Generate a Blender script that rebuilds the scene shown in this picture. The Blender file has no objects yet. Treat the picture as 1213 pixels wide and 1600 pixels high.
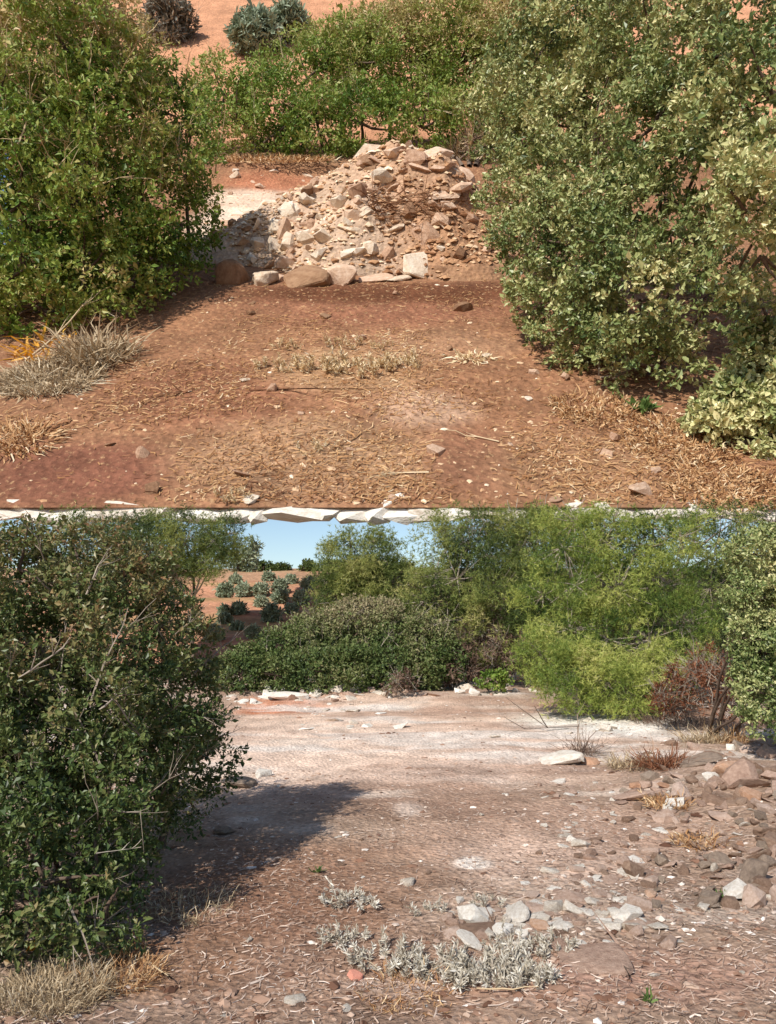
import bpy, bmesh, math, random
import numpy as np
from mathutils import Vector, Matrix

random.seed(7)
RNG = np.random.default_rng(11)
SC = bpy.context.scene
COL = SC.collection
R = math.radians

# ------------------------------------------------------------------ camera, sky, sun, exposure
F = 1165.0                     # focal length in pixels of the 1213 x 1600 photograph
PITCH = R(8.54)
CAM = Vector((0, 0, 1.6))
cam_data = bpy.data.cameras.new('camera')
cam = bpy.data.objects.new('camera', cam_data)
COL.objects.link(cam)
cam.location = CAM
cam.rotation_euler = (R(90) + PITCH, 0, 0)
cam_data.sensor_fit = 'HORIZONTAL'
cam_data.sensor_width = 36
cam_data.lens = 36 * F / 1213
cam_data.clip_start = 0.1
cam_data.clip_end = 3000
SC.camera = cam

SUN_EL, SUN_AZ = R(40), R(33)           # azimuth: how far to the left of straight behind the camera
to_sun = Vector((-math.sin(SUN_AZ) * math.cos(SUN_EL), -math.cos(SUN_AZ) * math.cos(SUN_EL), math.sin(SUN_EL)))
world = bpy.data.worlds.new('World')
SC.world = world
world.use_nodes = True
wn = world.node_tree.nodes
sky = wn.new('ShaderNodeTexSky')
sky.sky_type = 'NISHITA'
sky.sun_disc = False
sky.sun_elevation = SUN_EL
sky.sun_rotation = math.atan2(to_sun.x, to_sun.y)
sky.air_density = 1.0
sky.dust_density = 0.4
sky.ozone_density = 2.0
wn['Background'].inputs['Strength'].default_value = 0.12
world.node_tree.links.new(sky.outputs[0], wn['Background'].inputs[0])
sun_data = bpy.data.lights.new('sun', 'SUN')
sun_data.energy = 4.8
sun_data.angle = R(0.53)
sun_data.color = (1.0, 0.94, 0.85)
sun = bpy.data.objects.new('sun', sun_data)
COL.objects.link(sun)
sun.rotation_euler = to_sun.to_track_quat('Z', 'Y').to_euler()
SC.view_settings.view_transform = 'Standard'
SC.view_settings.look = 'None'
SC.view_settings.gamma = 1
SC.view_settings.use_curve_mapping = False
SC.view_settings.exposure = 0.15
SC.cycles.max_bounces = 6
SC.cycles.transparent_max_bounces = 4

# ------------------------------------------------------------------ two grounds: the lower clearing, the upper terrace
class Ground:
    """A ground plane: matrix M carries its own coordinates (z = up from that ground) into the world."""
    def __init__(self, tilt, height):
        self.H = height
        rot = Matrix.Rotation(tilt, 4, 'X')
        self.M = Matrix.Translation(CAM) @ rot @ Matrix.Translation((0, 0, -height))
        self.inv = rot.inverted().to_3x3()
        self.fwd = self.inv @ Vector((0, math.cos(PITCH), math.sin(PITCH)))
    def ray(self, px, py):
        xc, yc = (px - 606.5) / F, (800 - py) / F
        d = Vector((xc, math.cos(PITCH) - yc * math.sin(PITCH), math.sin(PITCH) + yc * math.cos(PITCH)))
        return self.inv @ d
    def g(self, px, py, z=0.0):
        d = self.ray(px, py)
        t = (z - self.H) / d.z
        return Vector((d.x * t, d.y * t, z))
    def at(self, px, py, y):
        d = self.ray(px, py)
        t = y / d.y
        return Vector((d.x * t, y, self.H + d.z * t))
    def depth(self, p):
        return (Vector(p) - Vector((0, 0, self.H))).dot(self.fwd)
    def size(self, npx, p):
        return npx * self.depth(p) / F

LOW = Ground(0.0, 1.6)
UPP = Ground(R(39.9), 11.2)

# ------------------------------------------------------------------ noise
def _hash(ix, iy, iz, seed):
    h = (ix.astype(np.int64) * 374761393 + iy.astype(np.int64) * 668265263 + iz.astype(np.int64) * 2147483647 + seed * 974634777) & 0xFFFFFFFF
    h = ((h ^ (h >> 13)) * 1274126177) & 0xFFFFFFFF
    h = ((h ^ (h >> 16)) * 2246822519) & 0xFFFFFFFF
    return ((h ^ (h >> 15)) & 0xFFFFFF) / float(0xFFFFFF)

def vn(p, seed=0):
    """value noise, 0..1, at points p (N,2) or (N,3)"""
    p = np.asarray(p, float)
    if p.shape[1] == 2:
        p = np.concatenate([p, np.zeros((len(p), 1)) + 0.37], 1)
    i = np.floor(p)
    f = p - i
    f = f * f * (3 - 2 * f)
    i = i.astype(np.int64)
    out = 0
    for dx in (0, 1):
        for dy in (0, 1):
            for dz in (0, 1):
                w = (f[:, 0] if dx else 1 - f[:, 0]) * (f[:, 1] if dy else 1 - f[:, 1]) * (f[:, 2] if dz else 1 - f[:, 2])
                out = out + w * _hash(i[:, 0] + dx, i[:, 1] + dy, i[:, 2] + dz, seed)
    return out

def fbm(p, seed=0, octaves=4, gain=0.5):
    p = np.asarray(p, float)
    a, s, t = 1.0, 0, 0
    for k in range(octaves):
        s = s + a * vn(p * (2.03 ** k), seed + 17 * k)
        t += a
        a *= gain
    return s / t

def unit(a):
    return a / np.maximum(np.linalg.norm(a, axis=1, keepdims=True), 1e-9)

def sstep(a, b, x):
    t = np.clip((x - a) / (b - a), 0, 1)
    return t * t * (3 - 2 * t)

# ------------------------------------------------------------------ materials
def lin(c):
    return tuple(((v / 255) / 12.92 if v / 255 <= 0.04045 else ((v / 255 + 0.055) / 1.055) ** 2.4) for v in c)

def new_mat(name):
    m = bpy.data.materials.new(name)
    m.use_nodes = True
    nt = m.node_tree
    return m, nt, nt.nodes['Principled BSDF'], nt.nodes['Material Output']

def ramp_node(nt, cols, pos=None):
    r = nt.nodes.new('ShaderNodeValToRGB')
    el = r.color_ramp.elements
    n = len(cols)
    pos = pos or [i / (n - 1) for i in range(n)]
    el[0].position, el[1].position = pos[0], pos[-1]
    el[0].color = (*lin(cols[0]), 1)
    el[1].color = (*lin(cols[-1]), 1)
    for k in range(1, n - 1):
        e = el.new(pos[k])
        e.color = (*lin(cols[k]), 1)
    return r

def leaf_mat(name, cols, trans=0.22, rough=0.5, spec=0.3):
    m, nt, b, out = new_mat(name)
    a = nt.nodes.new('ShaderNodeAttribute')
    a.attribute_name = 'tint'
    r = ramp_node(nt, cols)
    nt.links.new(a.outputs['Fac'], r.inputs[0])
    nt.links.new(r.outputs[0], b.inputs['Base Color'])
    b.inputs['Roughness'].default_value = rough
    b.inputs['Specular IOR Level'].default_value = spec
    if trans:
        t = nt.nodes.new('ShaderNodeBsdfTranslucent')
        nt.links.new(r.outputs[0], t.inputs['Color'])
        mx = nt.nodes.new('ShaderNodeMixShader')
        mx.inputs[0].default_value = trans
        nt.links.new(b.outputs[0], mx.inputs[1])
        nt.links.new(t.outputs[0], mx.inputs[2])
        nt.links.new(mx.outputs[0], out.inputs[0])
    return m

def rough_mat(name, cols, scale=3.0, bump=0.4, dist=0.03, rnd=0.5, rough=0.92, detail=8):
    """stone, earth, bark: noise through a colour ramp, shifted a little from object to object"""
    m, nt, b, out = new_mat(name)
    tc = nt.nodes.new('ShaderNodeTexCoord')
    oi = nt.nodes.new('ShaderNodeObjectInfo')
    add = nt.nodes.new('ShaderNodeVectorMath')
    add.operation = 'ADD'
    ml = nt.nodes.new('ShaderNodeMath')
    ml.operation = 'MULTIPLY'
    ml.inputs[1].default_value = 37.0
    nt.links.new(oi.outputs['Random'], ml.inputs[0])
    nt.links.new(tc.outputs['Object'], add.inputs[0])
    nt.links.new(ml.outputs[0], add.inputs[1])
    n = nt.nodes.new('ShaderNodeTexNoise')
    n.inputs['Scale'].default_value = scale
    n.inputs['Detail'].default_value = detail
    n.inputs['Roughness'].default_value = 0.65
    nt.links.new(add.outputs[0], n.inputs['Vector'])
    mix = nt.nodes.new('ShaderNodeMath')
    mix.operation = 'MULTIPLY_ADD'
    nt.links.new(oi.outputs['Random'], mix.inputs[0])
    mix.inputs[1].default_value = rnd
    sub = nt.nodes.new('ShaderNodeMath')
    sub.operation = 'MULTIPLY_ADD'
    nt.links.new(n.outputs[0], sub.inputs[0])
    sub.inputs[1].default_value = 1.5
    sub.inputs[2].default_value = -0.25 - rnd * 0.5
    nt.links.new(sub.outputs[0], mix.inputs[2])
    r = ramp_node(nt, cols)
    nt.links.new(mix.outputs[0], r.inputs[0])
    nt.links.new(r.outputs[0], b.inputs['Base Color'])
    b.inputs['Roughness'].default_value = rough
    b.inputs['Specular IOR Level'].default_value = 0.2
    n2 = nt.nodes.new('ShaderNodeTexNoise')
    n2.inputs['Scale'].default_value = scale * 3.1
    n2.inputs['Detail'].default_value = 8
    n2.inputs['Roughness'].default_value = 0.7
    nt.links.new(add.outputs[0], n2.inputs['Vector'])
    bp = nt.nodes.new('ShaderNodeBump')
    bp.inputs['Strength'].default_value = bump
    bp.inputs['Distance'].default_value = dist
    nt.links.new(n2.outputs[0], bp.inputs['Height'])
    nt.links.new(bp.outputs[0], b.inputs['Normal'])
    return m

def soil_mat(name, unitlen, speck_pale, speck_dark, bump=0.6):
    """ground: soil colour per place (attribute), broken up with grain, crumbs and bits of chaff"""
    m, nt, b, out = new_mat(name)
    N, L = nt.nodes, nt.links
    a = N.new('ShaderNodeAttribute')
    a.attribute_name = 'soil'
    tc = N.new('ShaderNodeTexCoord')
    def noise(scale, detail, rg=0.6, stretch=None):
        n = N.new('ShaderNodeTexNoise')
        n.inputs['Scale'].default_value = scale / unitlen
        n.inputs['Detail'].default_value = detail
        n.inputs['Roughness'].default_value = rg
        if stretch:
            mp = N.new('ShaderNodeMapping')
            mp.inputs['Scale'].default_value = stretch
            mp.inputs['Rotation'].default_value = (0, 0, 0.3)
            L.new(tc.outputs['Object'], mp.inputs[0])
            L.new(mp.outputs[0], n.inputs['Vector'])
        else:
            L.new(tc.outputs['Object'], n.inputs['Vector'])
        return n
    def ramp(src, p0, p1, v0=0.0, v1=1.0):
        r = N.new('ShaderNodeMapRange')
        r.inputs[1].default_value, r.inputs[2].default_value = p0, p1
        r.inputs[3].default_value, r.inputs[4].default_value = v0, v1
        L.new(src, r.inputs[0])
        return r.outputs[0]
    def mix(fac, c1, c2, mode='MIX'):
        x = N.new('ShaderNodeMix')
        x.data_type = 'RGBA'
        x.blend_type = mode
        L.new(fac, x.inputs[0]) if not isinstance(fac, float) else setattr(x.inputs[0], 'default_value', fac)
        for s, c in ((6, c1), (7, c2)):
            if isinstance(c, tuple):
                x.inputs[s].default_value = (*c, 1)
            else:
                L.new(c, x.inputs[s])
        return x.outputs[2]
    coarse = noise(2.5, 10, 0.62)
    fine = noise(22, 8, 0.7)
    chaff = noise(34, 5, 0.65, (1, 0.6, 1))
    crumbs = N.new('ShaderNodeTexVoronoi')
    crumbs.inputs['Scale'].default_value = 26 / unitlen
    L.new(tc.outputs['Object'], crumbs.inputs['Vector'])
    v = N.new('ShaderNodeMath'); v.operation = 'MULTIPLY'
    L.new(ramp(coarse.outputs[0], 0.3, 0.7, 0.72, 1.28), v.inputs[0])
    L.new(ramp(fine.outputs[0], 0.28, 0.72, 0.62, 1.38), v.inputs[1])
    comb = N.new('ShaderNodeCombineColor')
    for k in range(3):
        L.new(v.outputs[0], comb.inputs[k])
    base = mix(1.0, a.outputs['Color'], comb.outputs[0], 'MULTIPLY')
    base = mix(ramp(chaff.outputs[0], 0.57, 0.68, 0, 0.5), base, speck_pale)
    base = mix(ramp(chaff.outputs[0], 0.42, 0.33, 0, 0.32), base, speck_dark)
    L.new(base, b.inputs['Base Color'])
    b.inputs['Roughness'].default_value = 0.95
    b.inputs['Specular IOR Level'].default_value = 0.1
    h = N.new('ShaderNodeMath'); h.operation = 'MULTIPLY_ADD'
    L.new(fine.outputs[0], h.inputs[0]); h.inputs[1].default_value = 1.0
    L.new(crumbs.outputs['Distance'], h.inputs[2])
    bp = N.new('ShaderNodeBump')
    bp.inputs['Strength'].default_value = bump
    bp.inputs['Distance'].default_value = 0.03 * unitlen
    L.new(h.outputs[0], bp.inputs['Height'])
    L.new(bp.outputs[0], b.inputs['Normal'])
    return m

MAT = {}
MAT['oak_grey'] = leaf_mat('grey_green_oak_leaf', [(58, 78, 40), (108, 126, 70), (160, 166, 108), (206, 200, 146), (232, 220, 168)], 0.15, 0.42, 0.4)
MAT['oak_green'] = leaf_mat('green_shrub_leaf', [(70, 98, 38), (116, 144, 58), (154, 166, 82), (194, 178, 120), (216, 192, 146)], 0.25)
MAT['oak_dark'] = leaf_mat('dark_oak_leaf', [(42, 56, 30), (70, 90, 44), (100, 114, 62), (132, 126, 82), (146, 112, 78)], 0.18, 0.42, 0.4)
MAT['hedge_upper'] = leaf_mat('hedge_leaf_sunlit', [(74, 104, 40), (116, 142, 58), (150, 162, 82), (182, 172, 114), (204, 182, 138)], 0.25)
MAT['hedge_lower'] = leaf_mat('hedge_leaf', [(58, 76, 42), (90, 108, 56), (120, 128, 78), (150, 142, 106), (168, 152, 122)], 0.2)
MAT['pine'] = leaf_mat('pine_needle', [(54, 72, 38), (98, 114, 58), (146, 154, 82), (182, 180, 110), (200, 190, 136)], 0.3)
MAT['pine_bright'] = leaf_mat('young_pine_needle', [(58, 82, 38), (108, 130, 58), (154, 166, 82), (188, 192, 106), (202, 194, 130)], 0.3)
MAT['olive'] = leaf_mat('olive_leaf', [(100, 116, 96), (136, 150, 124), (164, 174, 148), (188, 192, 168)], 0.15)
MAT['dry_brush'] = leaf_mat('dry_brushwood', [(70, 52, 44), (102, 82, 70), (132, 112, 96), (150, 132, 116)], 0.0, 0.8, 0.1)
MAT['grey_brush'] = leaf_mat('grey_brushwood', [(96, 92, 84), (130, 126, 114), (160, 154, 140), (184, 178, 162)], 0.1, 0.8, 0.1)
MAT['red_brush'] = leaf_mat('reddish_brushwood', [(74, 44, 32), (110, 68, 48), (142, 98, 72), (168, 132, 104)], 0.0, 0.8, 0.1)
MAT['straw'] = leaf_mat('straw', [(98, 62, 40), (146, 102, 66), (184, 142, 98), (210, 178, 136), (226, 208, 176)], 0.12, 0.7, 0.2)
MAT['chaff'] = leaf_mat('brown_chaff', [(98, 74, 60), (146, 118, 100), (186, 160, 140), (214, 194, 178), (230, 218, 206)], 0.08, 0.75, 0.2)
MAT['weed'] = leaf_mat('grey_felty_leaf', [(130, 118, 100), (178, 168, 150), (210, 204, 190), (232, 228, 218)], 0.12, 0.85, 0.1)
MAT['weed_warm'] = leaf_mat('cream_felty_leaf', [(168, 138, 100), (208, 182, 140), (232, 214, 178), (244, 234, 210)], 0.12, 0.85, 0.1)
MAT['drygrass'] = leaf_mat('dry_grass_blade', [(112, 94, 72), (160, 138, 108), (196, 176, 144), (218, 204, 178)], 0.15, 0.7, 0.2)
MAT['yellow'] = leaf_mat('yellow_leaf', [(196, 136, 40), (226, 166, 50), (236, 190, 90)], 0.3)
MAT['orange'] = leaf_mat('orange_leaf', [(206, 120, 20), (232, 150, 30), (240, 176, 60)], 0.3)
MAT['sprout'] = leaf_mat('sprout_leaf', [(66, 92, 46), (94, 120, 60), (126, 144, 82)], 0.3)
MAT['twig_grey'] = rough_mat('grey_twig', [(112, 100, 88), (160, 148, 134), (194, 184, 168)], 6, 0.2, 0.01)
MAT['twig_tan'] = rough_mat('tan_twig', [(160, 134, 102), (204, 182, 148), (226, 208, 176)], 2, 0.2, 0.02)
MAT['bark'] = rough_mat('bark', [(64, 50, 42), (100, 84, 72), (134, 120, 106)], 8, 0.6, 0.02)
MAT['root'] = rough_mat('dark_root', [(84, 52, 36), (120, 82, 58), (150, 112, 82)], 2, 0.3, 0.03)
MAT['lime_white'] = rough_mat('white_limestone', [(186, 158, 132), (214, 192, 168), (232, 216, 196), (244, 234, 220)], 5.0, 0.7, 0.12)
MAT['lime_tan'] = rough_mat('tan_limestone', [(146, 112, 88), (184, 148, 122), (208, 176, 150), (226, 202, 180)], 5.0, 0.7, 0.12)
MAT['lime_brown'] = rough_mat('earthy_stone', [(104, 74, 54), (144, 110, 84), (176, 142, 112)], 5.0, 0.7, 0.12)
MAT['stone_white'] = rough_mat('pale_stone', [(170, 150, 132), (206, 194, 178), (230, 222, 210), (244, 240, 232)], 7, 0.8, 0.02)
MAT['stone_pink'] = rough_mat('pinkish_stone', [(140, 112, 96), (178, 150, 132), (206, 184, 168)], 7, 0.8, 0.02)
MAT['stone_brown'] = rough_mat('brown_stone', [(104, 82, 68), (140, 114, 96), (170, 146, 126)], 7, 0.8, 0.02)
MAT['stone_orange'] = rough_mat('orange_stone', [(160, 118, 92), (192, 152, 124), (214, 184, 160)], 6, 0.8, 0.02)
MAT['stone_grey'] = rough_mat('grey_stone', [(112, 96, 84), (148, 130, 114), (180, 162, 144)], 7, 0.8, 0.02)
MAT['brick'] = rough_mat('broken_tile', [(190, 124, 104), (206, 142, 122), (220, 168, 150)], 8, 0.3, 0.01)
MAT['ledge'] = rough_mat('rim_divider_stone', [(176, 156, 134), (216, 204, 188), (236, 228, 216), (246, 242, 234)], 4.0, 0.7, 0.1)  # pale stone of the added rim that divides the two views
MAT['mound'] = rough_mat('heaped_earth', [(112, 70, 44), (152, 104, 70), (188, 142, 102), (210, 170, 130)], 0.35, 0.8, 0.2, rnd=0.0)
MAT['soil_upper'] = soil_mat('red_brown_soil', 7.0, lin((216, 178, 132)), lin((92, 52, 32)))
MAT['soil_lower'] = soil_mat('pinkish_soil', 1.0, lin((214, 190, 172)), lin((78, 54, 44)))
MAT['soil_far'] = soil_mat('far_red_soil', 14.0, lin((196, 150, 110)), lin((120, 78, 54)), 0.3)

# ------------------------------------------------------------------ mesh helpers
def np_mesh(name, verts, faces, mat, tint=None, smooth=False, soil=None):
    """verts (N,3), faces (M,k) all with k corners"""
    verts = np.ascontiguousarray(verts, dtype=np.float32)
    faces = np.ascontiguousarray(faces, dtype=np.int32)
    me = bpy.data.meshes.new(name)
    n, k = faces.shape
    me.vertices.add(len(verts))
    me.vertices.foreach_set('co', verts.ravel())
    me.loops.add(n * k)
    me.loops.foreach_set('vertex_index', faces.ravel())
    me.polygons.add(n)
    me.polygons.foreach_set('loop_start', np.arange(0, n * k, k, dtype=np.int32))
    me.polygons.foreach_set('use_smooth', np.full(n, smooth, dtype=bool))
    if tint is not None:
        at = me.attributes.new('tint', 'FLOAT', 'FACE')
        at.data.foreach_set('value', np.ascontiguousarray(tint, dtype=np.float32))
    if soil is not None:
        at = me.attributes.new('soil', 'FLOAT_COLOR', 'POINT')
        c = np.ones((len(verts), 4), np.float32)
        c[:, :3] = soil
        at.data.foreach_set('color', c.ravel())
    me.update(calc_edges=True)
    me.materials.append(mat)
    return me

def link(name, data, parent=None, mtx=None):
    o = bpy.data.objects.new(name, data)
    COL.objects.link(o)
    if parent is not None:
        o.parent = parent
    if mtx is not None:
        if parent is not None:
            o.matrix_basis = mtx
        else:
            o.matrix_world = mtx
    return o

def tag(o, label=None, cat=None, group=None, kind=None):
    if label: o['label'] = label
    if cat: o['category'] = cat
    if group: o['group'] = group
    if kind: o['kind'] = kind
    return o

def thing(name, G, base, label, cat, group=None):
    o = link(name, None, None, G.M @ Matrix.Translation(base))
    return tag(o, label, cat, group)

def rand_dirs(n, rng=RNG):
    return unit(rng.normal(size=(n, 3)))

def leaves(P, D, Nrm, L, W, tint, oval=True):
    """folded leaf blades at P, pointing along D, facing roughly Nrm"""
    S = unit(np.cross(D, Nrm))
    U = np.cross(S, D)
    L, W = L[:, None], W[:, None]
    fold = 0.25 * W
    n = len(P)
    if oval:
        V = np.stack([P, P + D * L * .32 - S * W * .5 + U * fold, P + D * L * .72 - S * W * .42 + U * fold * .8,
                      P + D * L, P + D * L * .72 + S * W * .42 + U * fold * .8, P + D * L * .32 + S * W * .5 + U * fold], 1).reshape(-1, 3)
        i = np.arange(n)[:, None] * 6
        Fc = np.stack([i + np.array([0, 3, 2, 1]), i + np.array([0, 5, 4, 3])], 1).reshape(-1, 4)
        return V, Fc, np.repeat(tint, 2)
    V = np.stack([P, P + D * L * .5 - S * W * .5 + U * fold, P + D * L, P + D * L * .5 + S * W * .5 + U * fold], 1).reshape(-1, 3)
    i = np.arange(n)[:, None] * 4
    Fc = np.stack([i + np.array([0, 2, 1]), i + np.array([0, 3, 2])], 1).reshape(-1, 3)
    return V, Fc, np.repeat(tint, 2)

def needles(P, D, L, W, tint):
    S = unit(np.cross(D, rand_dirs(len(P))))
    n = len(P)
    V = np.stack([P - S * W[:, None] * .5, P + S * W[:, None] * .5, P + D * L[:, None]], 1).reshape(-1, 3)
    return V, np.arange(n * 3).reshape(-1, 3), tint

def tubes(lines, sides=4):
    """lines: list of (points (k,3), radii (k,))"""
    Vs, Fs, off = [], [], 0
    for pts, rad in lines:
        pts = np.asarray(pts, float)
        k = len(pts)
        d = np.gradient(pts, axis=0)
        d = unit(d)
        ref = np.where(np.abs(d[:, 2:3]) > 0.9, np.array([[1., 0, 0]]), np.array([[0, 0, 1.]]))
        a = unit(np.cross(d, ref))
        b = np.cross(d, a)
        ang = np.arange(sides) / sides * 2 * math.pi
        ring = pts[:, None, :] + (a[:, None, :] * np.cos(ang)[None, :, None] + b[:, None, :] * np.sin(ang)[None, :, None]) * np.asarray(rad)[:, None, None]
        Vs.append(ring.reshape(-1, 3))
        idx = np.arange(k * sides).reshape(k, sides)
        q = np.stack([idx[:-1], np.roll(idx[:-1], -1, 1), np.roll(idx[1:], -1, 1), idx[1:]], -1).reshape(-1, 4)
        Fs.append(q + off)
        off += k * sides
    return np.concatenate(Vs), np.concatenate(Fs)

def wander(p0, p1, r0, r1, k=6, wob=0.08, rng=RNG):
    p0, p1 = np.asarray(p0, float), np.asarray(p1, float)
    t = np.linspace(0, 1, k)[:, None]
    ln = np.linalg.norm(p1 - p0)
    j = rng.normal(size=(k, 3)) * wob * ln
    j[0] = 0
    j = np.cumsum(j, 0) * 0.5
    return (p0 + (p1 - p0) * t + j * t, r0 + (r1 - r0) * t[:, 0])

def twig_spray(p0, d, length, r, rng=RNG, forks=4):
    """a bare branched twig"""
    d = np.asarray(d, float)
    d = d / np.linalg.norm(d)
    out = []
    pts, rad = wander(p0, np.asarray(p0) + d * length, r, r * .25, 6, 0.07, rng)
    out.append((pts, rad))
    for f in range(forks):
        k = rng.integers(1, 5)
        dd = d + rng.normal(size=3) * 0.55
        dd /= np.linalg.norm(dd)
        q, rr = wander(pts[k], pts[k] + dd * length * rng.uniform(.25, .55), rad[k] * .7, r * .15, 4, 0.08, rng)
        out.append((q, rr))
    return out

# ------------------------------------------------------------------ shrubs and trees
def lobes_of(G, spec):
    """spec: (px, py, y, radius in px[, vertical factor]) -> centres and radii on that ground"""
    out = []
    for s in spec:
        c = G.at(s[0], s[1], s[2])
        r = G.size(s[3], c)
        vz = s[4] if len(s) > 4 else 1.0
        out.append((np.array(c), np.array([r, r * 1.0, r * vz])))
    return out

def crown_points(lobes, n, rng, bump=0.22, freq=2.2, inner=0.25, gaps=0.0, zmax=None, zmin=None, seed=3, clump=9, rb=0.16):
    """points with outward directions over the skin (and some inside) of a union of lobes"""
    area = np.array([r[0] * r[0] for c, r in lobes])
    n_all, n = n, max(n // clump, 20)
    pick = rng.choice(len(lobes), size=n, p=area / area.sum())
    C = np.array([c for c, r in lobes])[pick]
    Rr = np.array([r for c, r in lobes])[pick]
    d = rand_dirs(n, rng)
    meanr = float(np.mean([r[0] for c, r in lobes]))
    k = 1 + bump * 2 * (fbm((C + d * Rr) * freq / meanr, seed, 3) - 0.5)
    depth = np.abs(rng.normal(size=n)) * 0.10
    isin = rng.random(n) < inner
    depth = np.where(isin, rng.uniform(0.15, 0.55, n), depth)
    P = C + d * Rr * (k - depth)[:, None]
    keep = np.ones(n, bool)
    for c, r in lobes:
        q = np.linalg.norm((P - c) / r, axis=1)
        keep &= (q > 0.62) | isin
    if gaps:
        g = fbm(P * freq * 1.6 / meanr, seed + 5, 3)
        keep &= (g > gaps * (0.8 + 0.4 * rng.random(n))) | (isin & (rng.random(n) < .4))
    if zmax is not None:
        keep &= P[:, 2] < zmax + rng.normal(size=n) * 0.02 * meanr
    if zmin is not None:
        keep &= P[:, 2] > zmin
    nrm = unit((P - C) / Rr)
    P, nrm, isin = P[keep], nrm[keep], isin[keep]
    # every bough carries a rounded spray of shoots
    k = np.repeat(np.arange(len(P)), clump)
    size = meanr * rb * rng.lognormal(0, .3, len(P))
    o = rng.normal(size=(len(k), 3))
    o = unit(o) * (rng.random((len(k), 1)) ** .45)
    o = o * np.array([1.15, 1.15, .8])
    Q = P[k] + o * size[k][:, None] + nrm[k] * (size[k] * .5)[:, None]
    M = unit(nrm[k] * .55 + o * 1.1)
    if zmax is not None:
        Q[:, 2] = np.minimum(Q[:, 2], zmax + rng.normal(size=len(Q)) * .02 * meanr)
    if zmin is not None:
        ok = Q[:, 2] > zmin
        Q, M, k = Q[ok], M[ok], k[ok]
    return Q, M, isin[k]

def foliage(P, N, rng, leaf, per, twig, width=0.5, dry=None, up=0.25, oval=True, seed=9, spread=0.9, tint0=0.42, mean=None):
    """clusters of leaves on short shoots"""
    n = len(P)
    shoot = unit(N * 0.8 + rand_dirs(n, rng) * 0.75 + np.array([0, 0, up]))
    tn = fbm(P / (leaf * 9), seed, 3)
    base = tint0 + (tn - 0.5) * 0.9
    if dry is not None:
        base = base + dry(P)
    idx = np.repeat(np.arange(n), per)
    m = len(idx)
    t = rng.random(m)
    pos = P[idx] + shoot[idx] * (t * twig)[:, None] + rng.normal(size=(m, 3)) * leaf * 0.25
    D = unit(shoot[idx] * 0.55 + rand_dirs(m, rng) * spread)
    Nf = unit(N[idx] * 0.6 + rand_dirs(m, rng) * 0.7 + np.array([0, 0, 0.5]))
    L = leaf * np.clip(rng.lognormal(-.1, .32, m), .4, 1.8)
    tint = np.clip(base[idx] + rng.normal(size=m) * 0.13, 0, 1)
    return leaves(pos, D, Nf, L, L * width * rng.uniform(.8, 1.2, m), tint, oval)

def shrub(name, G, base, spec, label, cat, leafmat, barkmat, n, per, leaf, twig, group=None, width=0.5, gaps=0.0, bump=0.22, dry=None, twigs=0, twig_len=1.0,
          twig_at=None, zmax=None, seed=1, oval=True, stems=7, freq=2.2, tint0=0.42, up=0.25, inner=0.25, twig_up=0.7):
    rng = np.random.default_rng(100 + seed)
    base = Vector(base)
    root = thing(name, G, base, label, cat, group)
    b = np.array(base)
    lobes = lobes_of(G, spec)
    P, N, isin = crown_points(lobes, n, rng, bump, freq, inner, gaps, zmax, b[2] + leaf * .2, seed)
    V, Fc, T = foliage(P, N, rng, leaf, per, twig, width, dry, up, oval, seed + 40, tint0=tint0)
    link('crown', np_mesh('crown', V - b, Fc, leafmat, T), root)
    lines = []
    order = rng.permutation(len(lobes))[:stems]
    rs = leaf * 0.9
    for k in order:
        c, r = lobes[k]
        f = .75 if len(lobes) > 6 else .4
        p0 = np.array([b[0] + (c[0] - b[0]) * f, b[1] + max((c[1] - b[1]) * f, 0) + leaf * 2, b[2] - leaf * .5])
        lines.append(wander(p0, c + rand_dirs(1, rng)[0] * r * .2, rs * .6, rs * .25, 8, 0.04, rng))
    for k in range(len(lobes) * 3):
        c, r = lobes[k % len(lobes)]
        d = rand_dirs(1, rng)[0]
        lines.append(wander(c, c + d * r * .9, rs * .4, rs * .12, 5, 0.07, rng))
    V, Fc = tubes(lines, 5)
    tag(link('trunk', np_mesh('trunk', V - b, Fc, MAT['bark'], smooth=True), root), kind='stuff')
    if twigs:
        sel = P if twig_at is None else P[twig_at(P)]
        nn = N if twig_at is None else N[twig_at(P)]
        ln = []
        for k in rng.choice(len(sel), size=min(twigs, len(sel)), replace=False):
            d = nn[k] * 0.6 + np.array([0.15, -0.1, twig_up]) + rng.normal(size=3) * 0.5
            ll = twig_len * rng.uniform(.4, 1.3)
            ln += twig_spray(sel[k] - d / np.linalg.norm(d) * ll * .35, d, ll, ll * 0.015, rng, 4)
        V, Fc = tubes(ln, 3)
        tag(link('bare_twigs', np_mesh('bare_twigs', V - b, Fc, barkmat), root), kind='stuff')
    return root

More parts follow.
